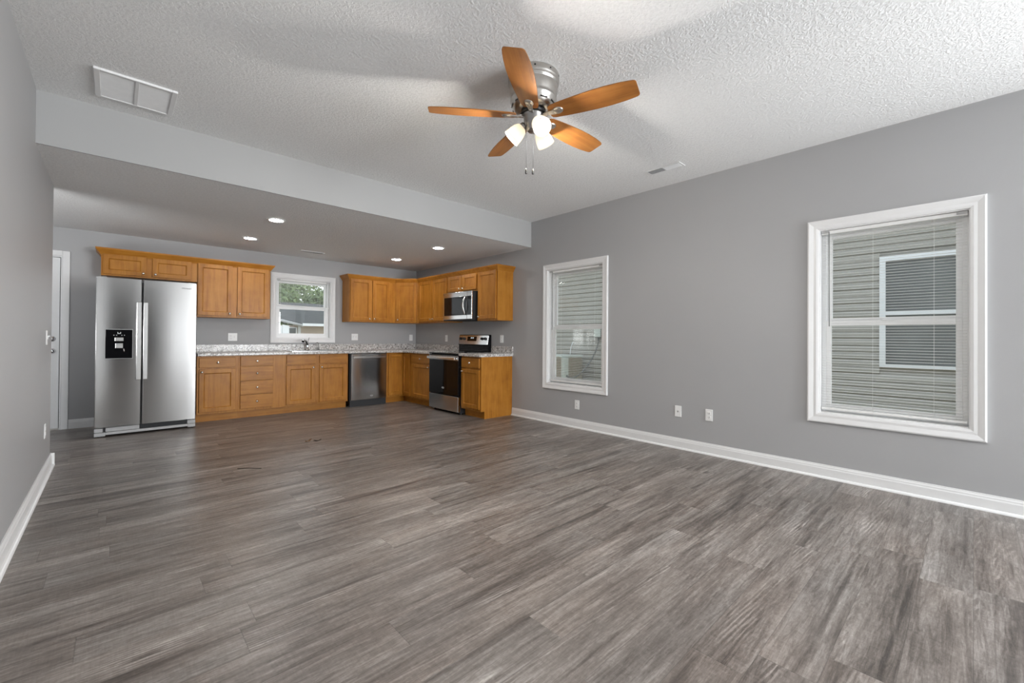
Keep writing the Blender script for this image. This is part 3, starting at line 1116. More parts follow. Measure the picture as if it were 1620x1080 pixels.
# ------------------------------------------------------------------ refrigerator
FX0, FX1, FY = -.162, .744, 6.587
o = thing('refrigerator', 'stainless side-by-side refrigerator standing at the left end of the kitchen', 'refrigerator', (FX0, FY, 0))
W_ = FX1 - FX0
MB().box(.004, W_ - .004, .085, .875, .035, 1.765, .006).build('body', M['fridge_side'], o)
xs0 = .223 - FX0
for nm, a, b_ in (('freezer_door', 0, xs0), ('fridge_door', xs0 + .015, W_)):
    mb = MB()
    # softly crowned front so that it picks up curved reflections
    nseg = 14
    pf = [(a, .078), (a, .009), (a + .001, .0055), (a + .004, .0026)]
    for i in range(nseg + 1):
        t = i / nseg
        pf.append((a + .007 + (b_ - a - .014) * t, .0018 * (2 * t - 1) ** 2))
    pf += [(b_ - .004, .0026), (b_ - .001, .0055), (b_, .009), (b_, .078)]
    mb.prism(pf, .112, 1.790, 'XY', smooth=False)
    for f in mb.bm.faces:
        if abs(f.normal.z) < .5 and f.normal.y < -.5:
            f.smooth = True
    dr = mb.build(nm, M['steel'], o)
    hx = (.179, .224) if nm == 'freezer_door' else (.2375, .2815)
    mb = MB().box(hx[0] - FX0, hx[1] - FX0, -.052, -.030, .632, 1.526, .005)
    for z in (.70, 1.46):
        mb.box(hx[0] - FX0 + .012, hx[1] - FX0 - .012, -.031, .012, z - .02, z + .02, .002)
    mb.build('handle', M['steel_v'], dr)
    if nm == 'freezer_door':
        dx0, dx1, dz0, dz1 = -.079 - FX0, .146 - FX0, .882, 1.206
        mb = MB()
        fr = .014
        mb.box(dx0 - .006, dx1 + .006, -.0045, .004, dz0 - .006, dz1 + .006, .003)
        bez = mb.build('dispenser_trim', M['grey_plastic'], dr)
        mb = MB()
        y = -.010
        mb.box(dx0, dx1, y, -.004, dz1 - .085, dz1, .002)                 # control face
        mb.box(dx0, dx0 + .020, y, -.004, dz0, dz1 - .085).box(dx1 - .020, dx1, y, -.004, dz0, dz1 - .085)
        mb.box(dx0 + .020, dx1 - .020, y, -.004, dz0, dz0 + .025)
        mb.box(dx0 + .020, dx1 - .020, -.0055, -.004, dz0 + .025, dz1 - .085)
        dp = mb.build('dispenser', M['black_glass'], dr)
        xm = (dx0 + dx1) / 2
        mb = MB()
        mb.box(xm - .038, xm + .038, -.016, -.006, 1.075, 1.118, .004)
        mb.box(xm - .032, xm + .034, -.015, -.006, .995, 1.052, .004)
        mb.build('dispenser_paddle', M['steel_v'], dp)
        mb = MB().tube([(xm + .040, -.012, .992), (xm + .044, -.013, .955)], [.005, .008], 8)
        mb.build('water_nozzle', M['chrome'], dp)
        mb = MB()
        mb.box(xm - .012, xm + .012, -.0112, -.0098, 1.158, 1.165).box(xm - .014, xm - .009, -.0112, -.0098, 1.158, 1.178).box(xm + .009, xm + .014, -.0112, -.0098, 1.158, 1.178)
        for k in (-2, -1, 1, 2):
            mb.box(xm + k * .022 - .004, xm + k * .022 + .004, -.0108, -.0098, 1.140, 1.145)
        mb.build('dispenser_marks', M['badge_light'], dp)
    else:
        text_mesh('brand_badge', 'Whirlpool', .022, M['badge'], dr, (.638 - FX0, -.0012, 1.722), (R(90), 0, 0), .0012)
# grille along the bottom
mb = MB()
mb.box(.0, .092, .020, .085, .012, .052, .003).box(.0, .07, .022, .085, .056, .100, .003)
mb.box(.092, W_ - .075, .028, .085, .022, .052, .003).box(.092, .38, .030, .085, .056, .102, .003)
mb.box(W_ - .075, W_, .020, .085, .012, .052, .003).box(W_ - .08, W_, .022, .085, .056, .100, .003)
mb.build('base_grille', M['grey_plastic'], o)
mb = MB()
mb.box(.382, W_ - .082, .045, .088, .054, .106)
for k in range(4):
    mb.box(.384, W_ - .084, .036, .046, .058 + k * .012, .063 + k * .012)
mb.build('vent_slots', M['black_matte'], o)
for x in (.045, W_ - .045):
    MB().cyl(.020, 0.0005, .036, Matrix.Translation((x, .07, 0)), 16).build('foot', M['black'], o)
for x in (.045, W_ - .06):
    MB().cyl(.020, 0.0005, .036, Matrix.Translation((x, .82, 0)), 16).build('foot', M['black'], o)
for x in (.05, W_ - .05):
    MB().box(x - .035, x + .035, .03, .12, 1.766 if False else 1.7905, 1.800, .003).build('hinge_cover', M['grey_plastic'], o)

# ------------------------------------------------------------------ dishwasher
o = thing('dishwasher', 'stainless dishwasher with bar handle under the counter', 'dishwasher', (2.800, 6.862, 0))
W_ = .632
MB().box(.0, W_, .032, .600, .035, .868).build('tub', M['black_matte'], o)
dr = MB().box(.014, W_ - .006, -.006, .030, .108, .866, .005).build('door', M['steel'], o)
mb = MB().box(.038, W_ - .036, -.030, -.016, .790, .828, .005)
for x in (.05, W_ - .065):
    mb.box(x, x + .016, -.017, -.005, .796, .822)
mb.build('handle', M['steel_v'], dr)
text_mesh('brand_badge', 'Whirlpool', .017, M['badge'], dr, (.105, -.0066, .845), (R(90), 0, 0))
mb = MB()
mb.lathe([(.020, 0), (.022, .0008), (.024, 0)], Matrix.Translation((W_ * .57, -.0062, .165)) @ Matrix.Rotation(R(90), 4, 'X') @ Matrix.Diagonal((1, .55, 1, 1)), 24)
mb.build('emblem_ring', M['badge_light'], dr)
text_mesh('emblem', 'Whirlpool', .011, M['badge_light'], dr, (W_ * .57, -.0066, .165), (R(90), 0, 0))
MB().box(0, W_ - .004, .018, .05, .0005, .100).build('kick_plate', M['black_matte'], o)

# ------------------------------------------------------------------ range  (local frame, x -> -Y, y -> +X)
o = thing('range', 'freestanding electric range, black glass and stainless, on the right kitchen wall', 'range', (3.700, 5.938, 0), RW)
W_ = .788
MB().box(.003, W_ - .003, .045, .630, .025, .895).build('body', M['black_matte'], o)
mb = MB().box(0, W_, .006, .640, .895, .908, .002)
ct = mb.build('cooktop', M['black_glass'], o)
for (x, y, r) in ((.20, .17, .10), (.58, .17, .08), (.20, .45, .075), (.58, .45, .105)):
    MB().lathe([(r - .002, 0), (r - .002, .0006), (r, .0006), (r, 0)], Matrix.Translation((x, y, .9081)), 40).build('burner_ring', M['grey_plastic'], ct)
mb = MB().box(0, W_, 0, .044, .272, .880, .004)
dr = mb.build('oven_door', M['black_glass'], o)
MB().box(0, W_, -.004, .006, .800, .866, .003).build('door_top_band', M['steel'], dr)
mb = MB()
mb.box(.018, W_ - .018, -.058, -.036, .812, .854, .007)
for x in (.03, W_ - .06):
    mb.box(x, x + .030, -.038, -.003, .818, .848, .003)
mb.build('handle', M['steel_v'], dr)
mb = MB().lathe([(.026, 0), (.028, .0008), (.030, 0)], Matrix.Translation((W_ * .5, -.0006, .375)) @ Matrix.Rotation(R(90), 4, 'X') @ Matrix.Diagonal((1, .5, 1, 1)), 24)
mb.build('emblem_ring', M['badge_light'], dr)
text_mesh('emblem', 'Whirlpool', .014, M['badge_light'], dr, (W_ * .5, -.0008, .375), (R(90), 0, 0))
MB().box(.001, W_ - .001, .002, .044, .040, .264, .004).build('storage_drawer', M['steel'], o)
for x in (.05, W_ - .05):
    for y in (.09, .58):
        MB().cyl(.018, .0005, .026, Matrix.Translation((x, y, 0)), 14).build('foot', M['black'], o)
bgd = MB().prism([(.575, .908), (.640, .908), (.640, 1.192), (.590, 1.192), (.566, 1.030), (.575, 1.020)], .008, W_ - .008, 'YZ')
bg_o = bgd.build('backguard', M['black_glass'], o)
mb = MB()
ang = math.atan2(.024, .155)
Mt = Matrix.Translation((0, .5665, 1.032)) @ Matrix.Rotation(-ang, 4, 'X')
mb.box(.008, W_ - .008, -.006, .001, .002, .150, .002, Mt)
cp = mb.build('control_panel', M['steel'], bg_o)
mb = MB().box(W_ * .31, W_ * .62, -.008, -.0055, .058, .132, .001, Mt)
mb.build('clock_window', M['black_glass'], bg_o)
mb = MB()
for k, x in enumerate((.43, .455, .485, .51)):
    mb.box(W_ * x, W_ * x + .010, -.0088, -.0079, .100, .118, 0, Mt)
mb.build('clock_digits', M['display'], bg_o)
for x in (.075, .185, .80, .905):
    mb = MB().lathe([(0, .024), (.017, .024), (.020, .020), (.022, .004), (.024, 0)], Mt @ Matrix.Translation((W_ * x if x > .5 else x * .85, -.006, .095)) @ Matrix.Rotation(R(90), 4, 'X'), 20)
    mb.build('control_knob', M['black'], bg_o)

# ------------------------------------------------------------------ microwave
o = thing('microwave', 'stainless over-the-range microwave mounted under the short cabinet', 'microwave', (3.945, 5.927, 1.425), RW)
W_, Hm = .772, .434
MB().box(.002, W_ - .002, .022, .398, .004, Hm, .002).build('body', M['black_matte'], o)
xd = W_ * .845
dr = MB().box(0, xd - .0015, 0, .022, .004, Hm, .004).build('door', M['steel'], o)
MB().box(.040, xd - .010, -.003, .001, .068, Hm - .075, .002).build('door_glass', M['black_glass'], dr)
pts = []
for i in range(11):
    t = i / 10
    pts.append((xd - .036, -.004 - .048 * math.sin(PI * t), .070 + (Hm - .145) * t))
MB().tube(pts, .013, 12).build('handle', M['steel_v'], dr)
cpn = MB().box(xd + .0015, W_, 0, .022, .004, Hm, .004).build('control_panel', M['steel'], o)
MB().box(xd + .004, W_ - .014, -.003, .001, .068, Hm - .075, .002).build('keypad', M['black_glass'], cpn)
MB().box(.01, W_ - .01, .01, .39, -.012, .003).build('vent_bottom', M['black_matte'], o)

# ------------------------------------------------------------------ wall plates


def plate(label, loc, rz, kind, group, name='outlet_plate', cat='outlet'):
    """loc = centre on the wall; local -y into the room"""
    o = thing(name, label, cat, loc, rz, group)
    gangs = kind
    W2 = .0355 + .023 * (len(gangs) - 1)
    MB().box(-W2, W2, -.006, -.0003, -.058, .058, .003).build('cover_plate', M['plate'], o)
    for i, g in enumerate(gangs):
        x = (i - (len(gangs) - 1) / 2) * .046
        if g == 'o':
            for z in (-.0195, .0195):
                rc = MB().box(x - .0165, x + .0165, -.0085, -.0055, z - .014, z + .014, .003).build('receptacle', M['plate'], o)
                mb = MB()
                mb.box(x - .008, x - .0062, -.0088, -.0082, z - .004, z + .006).box(x + .0062, x + .008, -.0088, -.0082, z - .004, z + .006)
                mb.box(x - .002, x + .002, -.0088, -.0082, z - .011, z - .007)
                mb.build('socket_slots', M['black'], rc)
        elif g == 's':
            MB().box(x - .005, x + .005, -.012, -.0055, -.012, .012, .001).build('toggle_base', M['plate'], o)
            MB().box(x - .004, x + .004, -.024, -.008, .001, .011, .001, Matrix.Rotation(R(-20), 4, 'X')).build('toggle', M['plate'], o)
        elif g == 'c':
            MB().lathe([(0, .010), (.0045, .010), (.0045, .003), (.008, .003), (.008, 0)], Matrix.Translation((x, -.0055, 0)) @ Matrix.Rotation(R(90), 4, 'X'), 14).build('coax_jack', M['pewter'], o)
    return o


PG = 'wall plates'
plate('white outlet low on the right wall below the window nearest the kitchen', (XR, 3.451, .297), RW, 'o', PG)
plate('white cable jack plate with a dark center low on the right wall', (XR, 2.109, .390), RW, 'c', PG, 'cable_plate', 'wall plate')
plate('white outlet low on the right wall beside the cable jack, nearest the big window', (XR, 1.790, .392), RW, 'o', PG)
plate('white wall outlet in the kitchen left of the range, above the right backsplash', (XR, 6.408, 1.129), RW, 'o', PG)
plate('white wall outlet right of the range above the short backsplash', (XR, 4.915, 1.128), RW, 'o', PG)
plate('white double plate with outlet and switch left of the kitchen window', (1.279, YW, 1.127), 0, 'os', PG)
plate('white double plate with two switches right of the kitchen window', (3.121, YW, 1.139), 0, 'ss', PG, 'switch_plate', 'switch')
plate('white wall outlet on the back wall by the kitchen corner', (4.239, YW, 1.134), 0, 'o', PG)
plate('white light switch on the left wall near its far end', (XL, 5.072, 1.120), PI / 2, 's', PG, 'switch_plate', 'switch')
plate('white outlet low on the left wall near its far end', (XL, 5.039, .374), PI / 2, 'o', PG)

# ------------------------------------------------------------------ ceiling vents
o = thing('return_vent', 'large white two-panel return air vent on the ceiling at left', 'vent', (.09, 3.878, ZC))
w2, l2 = .207, .207
mb = MB()
fw = .030
mb.box(-w2, -w2 + fw, -l2, l2, -.016, -.0005, .003).box(w2 - fw, w2, -l2, l2, -.016, -.0005, .003)
mb.box(-w2 + fw, w2 - fw, -l2, -l2 + .018, -.016, -.0005, .003).box(-w2 + fw, w2 - fw, l2 - .018, l2, -.016, -.0005, .003)
mb.box(-.010, .010, -l2 + .018, l2 - .018, -.015, -.0005, .002)
mb.build('vent_frame', M['vent'], o)
for s in (-1, 1):
    a, b_ = sorted((s * .010, s * (w2 - fw)))
    mb = MB()
    mb.box(a, b_, -l2 + .018, l2 - .018, -.004, -.001)
    nl = 28
    for k in range(nl):
        y = -l2 + .022 + (2 * l2 - .044) * k / (nl - 1)
        mb.box(a, b_, -.001, .001, -.005, .005, 0, Matrix.Translation((0, y, -.008)) @ Matrix.Rotation(R(50), 4, 'X'))
    mb.build('louver_panel', M['filter'], o)


def register(label, loc, rz, L_, W_):
    o = thing('ceiling_register', label, 'vent', loc, rz, 'small ceiling registers')
    f = .018
    mb = MB()
    mb.box(-L_ / 2, -L_ / 2 + f, -W_ / 2, W_ / 2, -.007, -.0005, .002).box(L_ / 2 - f, L_ / 2, -W_ / 2, W_ / 2, -.007, -.0005, .002)
    mb.box(-L_ / 2 + f, L_ / 2 - f, -W_ / 2, -W_ / 2 + f, -.007, -.0005, .002).box(-L_ / 2 + f, L_ / 2 - f, W_ / 2 - f, W_ / 2, -.007, -.0005, .002)
    mb.box(-.004, .004, -W_ / 2 + f, W_ / 2 - f, -.006, -.0005)
    mb.build('register_frame', M['vent'], o)
    MB().box(-L_ / 2 + f, L_ / 2 - f, -W_ / 2 + f, W_ / 2 - f, -.0012, -.0004).build('duct_opening', M['vent_dark'], o)
    mb = MB()
    nl = 11
    for s in (-1, 1):
        for k in range(nl):
            x = s * (.010 + (L_ / 2 - f - .014) * k / (nl - 1))
            mb.box(-.0007, .0007, -W_ / 2 + f, W_ / 2 - f, -.005, .005, 0, Matrix.Translation((x, 0, -.0058)) @ Matrix.Rotation(R(42) * s, 4, 'Y'))
    mb.build('louvers', M['vent'], o)
    return o


register('white ceiling register near the right wall of the living area', (3.890, 2.037, ZC), PI / 2, .352, .128)
register('white ceiling register in the kitchen ceiling above the sink window', (2.20, 6.895, ZK), 0, .345, .115)

# ------------------------------------------------------------------ recessed lights
LG = 'recessed kitchen lights'
for (x, y, lab) in ((1.302, 5.281, 'round recessed ceiling light nearest the living area, left of the four'),
                    (1.298, 6.507, 'round recessed ceiling light in the kitchen above the left cabinets'),
                    (3.416, 6.528, 'round recessed ceiling light nearest the kitchen corner'),
                    (3.409, 5.263, 'round recessed ceiling light in front of the microwave, rightmost of the four')):
    o = thing('recessed_light', lab, 'ceiling light', (x, y, ZK), 0, LG)
    MB().lathe([(.070, -.0005), (.092, -.0005), (.094, -.004), (.088, -.008), (.074, -.009), (.070, -.006)]).build('trim_ring', M['vent'], o)
    MB().lathe([(0, -.0062), (.068, -.0062), (.0695, -.004), (.0695, -.0008), (0, -.0008)]).build('lens', M['led'], o)

# ------------------------------------------------------------------ ceiling fan
o = thing('ceiling_fan', 'flush ceiling fan with five wood blades and three lit glass shades', 'ceiling fan', (1.929, 1.897, ZC))
mb = MB()
mb.lathe([(.158, -.0005), (.162, -.004), (.162, -.040), (.158, -.046), (.160, -.052), (.156, -.062), (.151, -.066), (.153, -.072), (.150, -.100),
          (.146, -.130), (.143, -.142), (.147, -.148), (.147, -.156), (.141, -.164), (.139, -.178), (.130, -.200), (.112, -.214), (.070, -.218), (0, -.218)], n=56)
hs = mb.build('motor_housing', M['nickel'], o)
for k in range(10):
    a = 2 * PI * k / 10 + .2
    Mx = Matrix.Rotation(a, 4, 'Z') @ Matrix.Translation((.1605, 0, -.020)) @ Matrix.Rotation(R(90), 4, 'Y')
    MB().cyl(.0055, 0, .003, Mx, 12).build('vent_hole', M['black'], hs)
for k in range(10):
    a = 2 * PI * k / 10
    Mx = Matrix.Rotation(a, 4, 'Z') @ Matrix.Translation((.1355, 0, -.189)) @ Matrix.Rotation(R(-23), 4, 'Y')
    MB().box(-.001, .002, -.022, .022, -.006, .006, 0, Mx).build('vent_slot', M['black'], hs)
MB().lathe([(0, -.2185), (.078, -.2185), (.080, -.224), (.080, -.236), (.074, -.240), (0, -.240)], n=40).build('flywheel', M['black'], o)
mb = MB()
mb.lathe([(0, -.2405), (.066, -.2405), (.068, -.246), (.064, -.252), (.061, -.258), (.060, -.296), (.056, -.306), (.044, -.314), (.042, -.335), (.034, -.345), (0, -.348)], n=40)
fit = mb.build('switch_housing', M['pewter'], o)
ZBL = -.250
th0 = R(-72.39)
for k in range(5):
    a = th0 + k * 2 * PI / 5
    # outline: root at r=.118, tip at r=.655
    st = [(.118, .046), (.135, .053), (.20, .061), (.30, .070), (.40, .0755), (.48, .0760), (.56, .0715), (.61, .0655), (.640, .0600), (.650, .0545), (.6545, .045)]
    out = [(r, w) for r, w in st] + [(r, -w) for r, w in reversed(st)]
    out = [(.112, .030)] + out + [(.112, -.030)]
    mb = MB().prism([(p[0], p[1]) for p in out[::-1]], -.003, .003)
    bl = mb.build('blade', M['blade'], o)
    bl.matrix_local = Matrix.Translation((0, 0, ZBL)) @ Matrix.Rotation(a, 4, 'Z') @ Matrix.Rotation(R(-13), 4, 'X')
    mb = MB()
    mb.lathe([(0, -.012), (.020, -.012), (.026, -.008), (.030, -.0035), (.030, -.0032)], Matrix.Translation((.168, 0, 0)) @ Matrix.Diagonal((1.15, .95, 1, 1)), 28)
    mb.prism([(.070, .012), (.110, .014), (.150, .022), (.150, -.022), (.110, -.014), (.070, -.012)], -.009, -.0034)
    mb.tube([(.066, 0, .010), (.085, 0, .002), (.105, 0, -.006)], .009, 8)
    for (sx_, sy_) in ((.158, 0), (.178, .010), (.178, -.010)):
        mb.cyl(.0035, -.0138, -.0115, Matrix.Translation((sx_, sy_, 0)), 10)
    ir = mb.build('blade_iron', M['nickel'], bl)
fwd_ang = math.atan2(-math.cos(YAW), -math.sin(YAW))
for k in range(3):
    a = fwd_ang + R(20 + 120 * k)
    Mz = Matrix.Rotation(a, 4, 'Z')
    neck = Vector((.060, 0, -.305))
    Ms = Mz @ Matrix.Translation(neck) @ Matrix.Rotation(R(180 - 47), 4, 'Y')      # local +Z runs out and down along the shade
    mb = MB()
    mb.lathe([(0, -.030), (.012, -.030), (.014, -.012), (.023, -.006), (.026, .004), (.026, .018), (.0, .018)], Ms, 24)
    mb.build('shade_holder', M['pewter'], o)
    mb = MB()
    prof = [(.024, .012), (.036, .020), (.045, .040), (.051, .065), (.055, .092), (.057, .112)]
    inn = [(r - .003, z) for r, z in prof]
    mb.lathe(prof + [(.0565, .1135)] + inn[::-1], Ms, 36)
    sh = mb.build('glass_shade', M['shade'], o)
    mb = MB()
    mb.lathe([(0, .080), (.012, .078), (.022, .071), (.026, .062), (.024, .050), (.018, .038), (.013, .030), (.013, .019)], Ms, 24)
    mb.build('light_bulb', M['bulb'], sh)
    pl = bpy.data.lights.new('bulb_glow', 'POINT')
    pl.energy, pl.shadow_soft_size, pl.color = P_BULB, .038, (1.0, .95, .88)
    po = bpy.data.objects.new('bulb_glow', pl)
    COL.objects.link(po)
    po.parent = o
    po.location = (Ms @ Vector((0, 0, .084)))
r_vec = Vector((math.cos(YAW), -math.sin(YAW), 0))
f_vec = Vector((math.sin(YAW), math.cos(YAW), 0))
for lat, zb_ in ((-.044, -.598), (-.002, -.600)):
    p = r_vec * lat - f_vec * .045
    mb = MB().tube([(p.x * 0.9, p.y * 0.9, -.290), (p.x, p.y, -.305), (p.x, p.y, zb_)], .0013, 6)
    ch = mb.build('pull_chain', M['pewter'], o)
    mb = MB().lathe([(0, zb_ + .002), (.004, zb_), (.0065, zb_ - .010), (.0075, zb_ - .026), (.006, zb_ - .034), (0, zb_ - .036)], Matrix.Translation((p.x, p.y, 0)), 14)
    mb.build('chain_fob', M['fob'], ch)

# ------------------------------------------------------------------ bits on the floor


def leaf(label, loc, rz, L_, W_, mat):
    mb = MB()
    n = 8
    up, lo, ce = [], [], []
    for i in range(n + 1):
        t = i / n
        wd = W_ * math.sin(PI * min(1, t * 1.02)) ** .8 * (1 - .25 * t) * (1 + .25 * math.sin(t * 17))
        z = .004 + .010 * (t - .4) ** 2 * 4
        ce.append((L_ * (t - .5), 0, z - .0025))
        up.append((L_ * (t - .5), wd, z + .003 * math.sin(t * 9)))
        lo.append((L_ * (t - .5), -wd, z + .002 * math.cos(t * 7)))
    for i in range(n):
        mb.quad(ce[i], ce[i + 1], up[i + 1], up[i])
        mb.quad(lo[i], lo[i + 1], ce[i + 1], ce[i])
    bmesh.ops.remove_doubles(mb.bm, verts=list(mb.bm.verts), dist=1e-5)
    ob = mb.build('dry_leaf', mat, loc=loc, rot=(0, 0, rz))
    so = ob.modifiers.new('thick', 'SOLIDIFY')
    so.thickness = .0015
    return tag(ob, label, 'leaf', 'dry leaves on the floor')


leaf('reddish dry leaf on the floor, left of the two', (1.565, 4.955, 0), .4, .085, .022, M['dry_leaf'])
leaf('dark curled dry leaf on the floor, right of the two', (1.640, 4.900, 0), -.5, .080, .026, M['twig'])
ob = MB().tube([(-.095, .0, .0025), (-.04, .006, .0025), (.02, -.004, .0025), (.10, -.02, .0025)], .0022, 6).build('twig', M['twig'], loc=(.865, 4.262, 0), rot=(0, 0, -.55))
tag(ob, 'thin dark twig on the floor left of the dry leaves', 'twig')

# ------------------------------------------------------------------ outdoors: right side
NX = 8.0
mb = MB()
gx = [(4.50, -.12), (6.2, -.05), (7.2, .10), (8.3, .17)]
for (a, b_) in zip(gx, gx[1:]):
    mb.quad((a[0], -8, a[1]), (b_[0], -8, b_[1]), (b_[0], 14, b_[1]), (a[0], 14, a[1]))
struct('ground_side', mb, M['grass'])
mb = MB()
mb.quad((-14, YW + .16, -.35), (4.5, YW + .16, -.35), (4.5, 40, -1.0), (-14, 40, -1.0))
mb.quad((4.5, 14, -.45), (34, 14, -.45), (34, 40, -1.0), (4.5, 40, -1.0))
mb.quad((4.5, YW + .16, -.35), (8.3, YW + .16, -.1), (8.3, 14, -.4), (4.5, 14, -.45))
struct('ground_back', mb, M['grass'])

o = thing('neighbor_house', 'neighboring house with grey beige lap siding seen through the right windows', 'house', (NX, 3.0, .17))
mb = MB()
ze, zb0 = 3.3, .0
course = .1016
n = int(ze / course)
Y0, Y1 = -7.0, 12.5
Yw0, Yw1, Zw0, Zw1 = -.10, .91, .772 - .17, 2.335 - .17


def lap(y0, y1, z0, z1, k):
    # dutch-lap face leaning out at its foot
    prof = [(.03, z0), (-.014, z0), (-.024, z0 + .004), (-.022, z0 + .055), (-.004, z1 - .016), (.0, z1), (.03, z1)]
    mb.prism(prof, y0 - 3.0, y1 - 3.0, 'XZ')


for k in range(n):
    z0, z1 = k * course, (k + 1) * course
    if z1 > Zw0 and z0 < Zw1:
        lap(Y0, Yw0, z0, z1, k)
        lap(Yw1, Y1, z0, z1, k)
    else:
        lap(Y0, Y1, z0, z1, k)
mb.box(.03, .15, Y0 - 3, Y1 - 3, -.3, ze)
mb.build('siding_wall', M['siding'], o)
mb = MB().box(-.45, 1.5, Y0 - 3.4, Y1 - 2.6, ze, ze + .06).box(-.47, -.45, Y0 - 3.4, Y1 - 2.6, ze - .10, ze + .10)
mb.build('eave', M['white_ext'], o)
yc = (Yw0 + Yw1) / 2 - 3
mb = MB()
hw_ = (Yw1 - Yw0) / 2
fr = .065
mb.box(-.035, .03, yc - hw_, yc - hw_ + fr, Zw0, Zw1).box(-.035, .03, yc + hw_ - fr, yc + hw_, Zw0, Zw1)
mb.box(-.035, .03, yc - hw_ + fr, yc + hw_ - fr, Zw0, Zw0 + fr * .6).box(-.035, .03, yc - hw_ + fr, yc + hw_ - fr, Zw1 - fr, Zw1)
mb.box(-.028, .03, yc - hw_ + fr, yc + hw_ - fr, 1.505 - .17, 1.560 - .17)
wf = mb.build('window', M['white_ext'], o)
MB().box(.0, .01, yc - hw_ + fr, yc + hw_ - fr, Zw0 + fr * .6, Zw1 - fr).build('pane', M['ext_glass'], wf)

# air conditioner and its wiring beside the neighbor's wall
o = thing('air_conditioner', 'outdoor air conditioner unit seen through the window nearest the kitchen', 'air conditioner', (7.46, 6.42, .12))
mb = MB()
hx = .36
mb.box(-hx, hx, -hx, hx, .03, .60, .03)
for k in range(22):
    z = .05 + k * .0245
    mb.box(-hx - .006, hx + .006, -hx - .006, hx + .006, z, z + .009, .002)
mb.build('louvered_cabinet', M['ac_grille'], o)
mb = MB().box(-hx - .012, hx + .012, -hx - .012, hx + .012, .60, .645, .012)
mb.lathe([(.0, .66), (.10, .66), (.28, .650), (.30, .645)], None, 28)
mb.build('top_grille', M['ac_panel'], o)
MB().box(-hx - .012, -hx + .12, -hx - .09, -hx + .012, .04, .60, .01).build('access_panel', M['ac_panel'], o)
MB().box(-.45, .45, -.5, .45, -.06, .029).build('pad', M['grey_plastic'], o)
ob = thing('disconnect_box', 'grey electrical disconnect box on the neighboring house wall', 'electrical box', (NX - .031, 5.70, 1.17))
MB().box(-.09, -.001, -.10, .10, 0, .21, .006).build('box_body', M['conduit'], ob)
MB().box(-.10, -.091, -.09, .09, .01, .20, .003).build('box_lid', M['ac_panel'], ob)
pts = [(7.93, 5.70, 1.168), (7.92, 5.70, 1.05), (7.90, 5.74, .90), (7.85, 5.80, .72), (7.75, 5.86, .55), (7.60, 5.90, .40), (7.42, 5.93, .30), (7.25, 5.955, .28), (7.14, 5.962, .34)]
ob = MB().tube(pts, .018, 8).build('conduit', M['conduit'])
tag(ob, 'flexible conduit curving from the electrical box down to the air conditioner', 'conduit')
pts = [(7.965, 6.45, 1.05), (7.93, 6.43, 1.06), (7.87, 6.40, 1.03), (7.85, 6.42, .95), (7.86, 6.45, .85), (7.86, 6.46, .75), (7.86, 6.46, .62)]
ob = MB().tube(pts, .009, 8).build('refrigerant_line', M['white_ext'])
tag(ob, 'pale pipe bending out of the siding behind the air conditioner', 'pipe')

# ------------------------------------------------------------------ outdoors: behind the kitchen window
o = thing('backyard_house', 'low house with a grey shingle roof seen through the kitchen window', 'house', (5.3, 18.0, -.85))
mb = MB()
mb.box(-1.2, 9.0, 0, 5.6, 0, 2.42)
mb.build('wall', M['siding_warm'], o)
mb = MB()
# roof slope rising to a ridge along X, clipped by a diagonal on the left
T = [(-.05, -.55, 2.48), (9.5, -.55, 2.48), (9.5, 4.5, 3.62), (-2.6, 4.5, 3.62), (-1.55, .9, 2.98)]
vs = [mb.bm.verts.new(p) for p in T]
mb.bm.faces.new(vs)
vs2 = [mb.bm.verts.new((p[0], p[1], p[2] - .06)) for p in T]
mb.bm.faces.new(vs2[::-1])
for i in range(5):
    mb.bm.faces.new([vs[i], vs[(i + 1) % 5], vs2[(i + 1) % 5], vs2[i]][::-1])
mb.build('roof', M['shingle'], o)
mb = MB()
mb.box(-.05, 9.5, -.58, -.55, 2.39, 2.49)
mb.build('gutter', M['white_ext'], o)
mb = MB()
mb.tube([(-.05, -.57, 2.40), (-1.55, .88, 2.90), (-2.6, 4.4, 3.52)], .06, 6)
mb.build('rake_board', M['grey_plastic'], o)
mb = MB()
mb.box(-.75, -.10, -.06, -.001, 1.95, 2.34).box(-.06, .04, -.05, -.001, .6, 2.40)
wn_ = mb.build('window', M['white_ext'], o)
MB().box(-.70, -.15, -.066, -.0605, 1.99, 2.31).build('pane', M['ext_glass'], wn_)
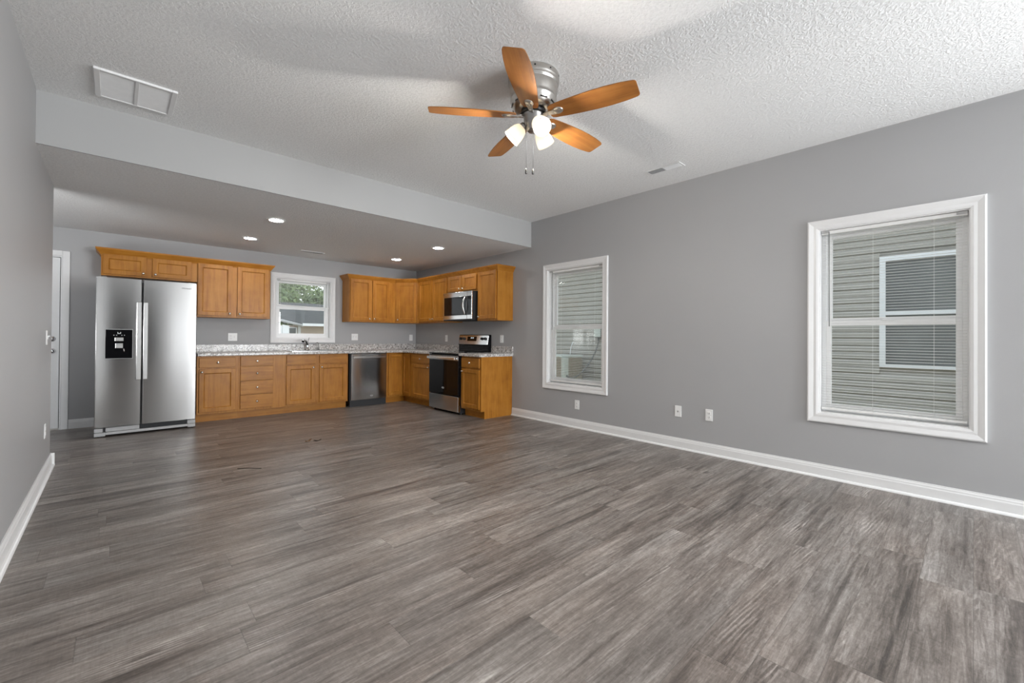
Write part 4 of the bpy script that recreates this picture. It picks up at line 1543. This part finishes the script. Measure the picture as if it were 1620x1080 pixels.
mb = MB().lathe([(0, .08), (.10, .06), (.13, 0), (0, 0)], Matrix.Translation((1.0, 1.3, 2.90)), 12)
mb.build('roof_vent', M['white_ext'], o)

o = thing('fence', 'white board fence left of the low backyard house', 'fence', (4.55, 17.3, -.85))
for k in range(9):
    x = -1.95 + k * .24
    MB().prism([(x, 0), (x + .225, 0), (x + .225, 2.38), (x, 2.42)], 0, .03, 'XZ').build('board', M['white_ext'], o)
MB().box(-1.95, .2, -.03, -.001, 1.95, 2.10).build('fence_rail', M['grey_plastic'], o)

kinds = ['broad leafy green tree beyond the backyard house, left in the kitchen window',
         'leafy green tree beyond the backyard house, at the middle of the kitchen window',
         'pale leafy tree beyond the backyard house, right in the kitchen window',
         'tall dark leafy tree farthest back behind the kitchen window']
for k, (tx, ty, tr, tz, mt) in enumerate(((6.2, 27.6, 2.1, 3.3, 'leaf_a'), (8.25, 32.4, 2.4, 3.9, 'leaf_b'), (10.35, 27.9, 2.05, 3.2, 'leaf_a'), (9.9, 39.5, 4.3, 5.2, 'leaf_a'))):
    o = thing('tree', kinds[k], 'tree', (tx, ty, -.95), 0, 'trees beyond the backyard')
    MB().tube([(0, 0, 0), (.05, .02, 1.2), (-.03, .04, tz)], [.20, .15, .08], 8).build('trunk', M['bark'], o)
    mb = MB()
    rr = random.Random(31 + k)
    for i in range(5200):
        u, v_, w_ = rr.gauss(0, 1), rr.gauss(0, 1), rr.gauss(0, 1)
        l = math.sqrt(u * u + v_ * v_ + w_ * w_) + 1e-6
        q = tr * (.72 + .28 * rr.random()) * (1 + .16 * math.sin(5 * u / l + k) * math.cos(4 * w_ / l))
        c = Vector((u / l * q, v_ / l * q * .8, w_ / l * q * .95 + tz))
        s = .09 + .09 * rr.random()
        a = Vector((rr.uniform(-1, 1), rr.uniform(-1, 1), rr.uniform(-1, 1))).normalized() * s
        b_ = a.orthogonal().normalized() * s * .6
        mb.quad(c - a, c - b_, c + a, c + b_)
    mb.build('foliage', M[mt], o)
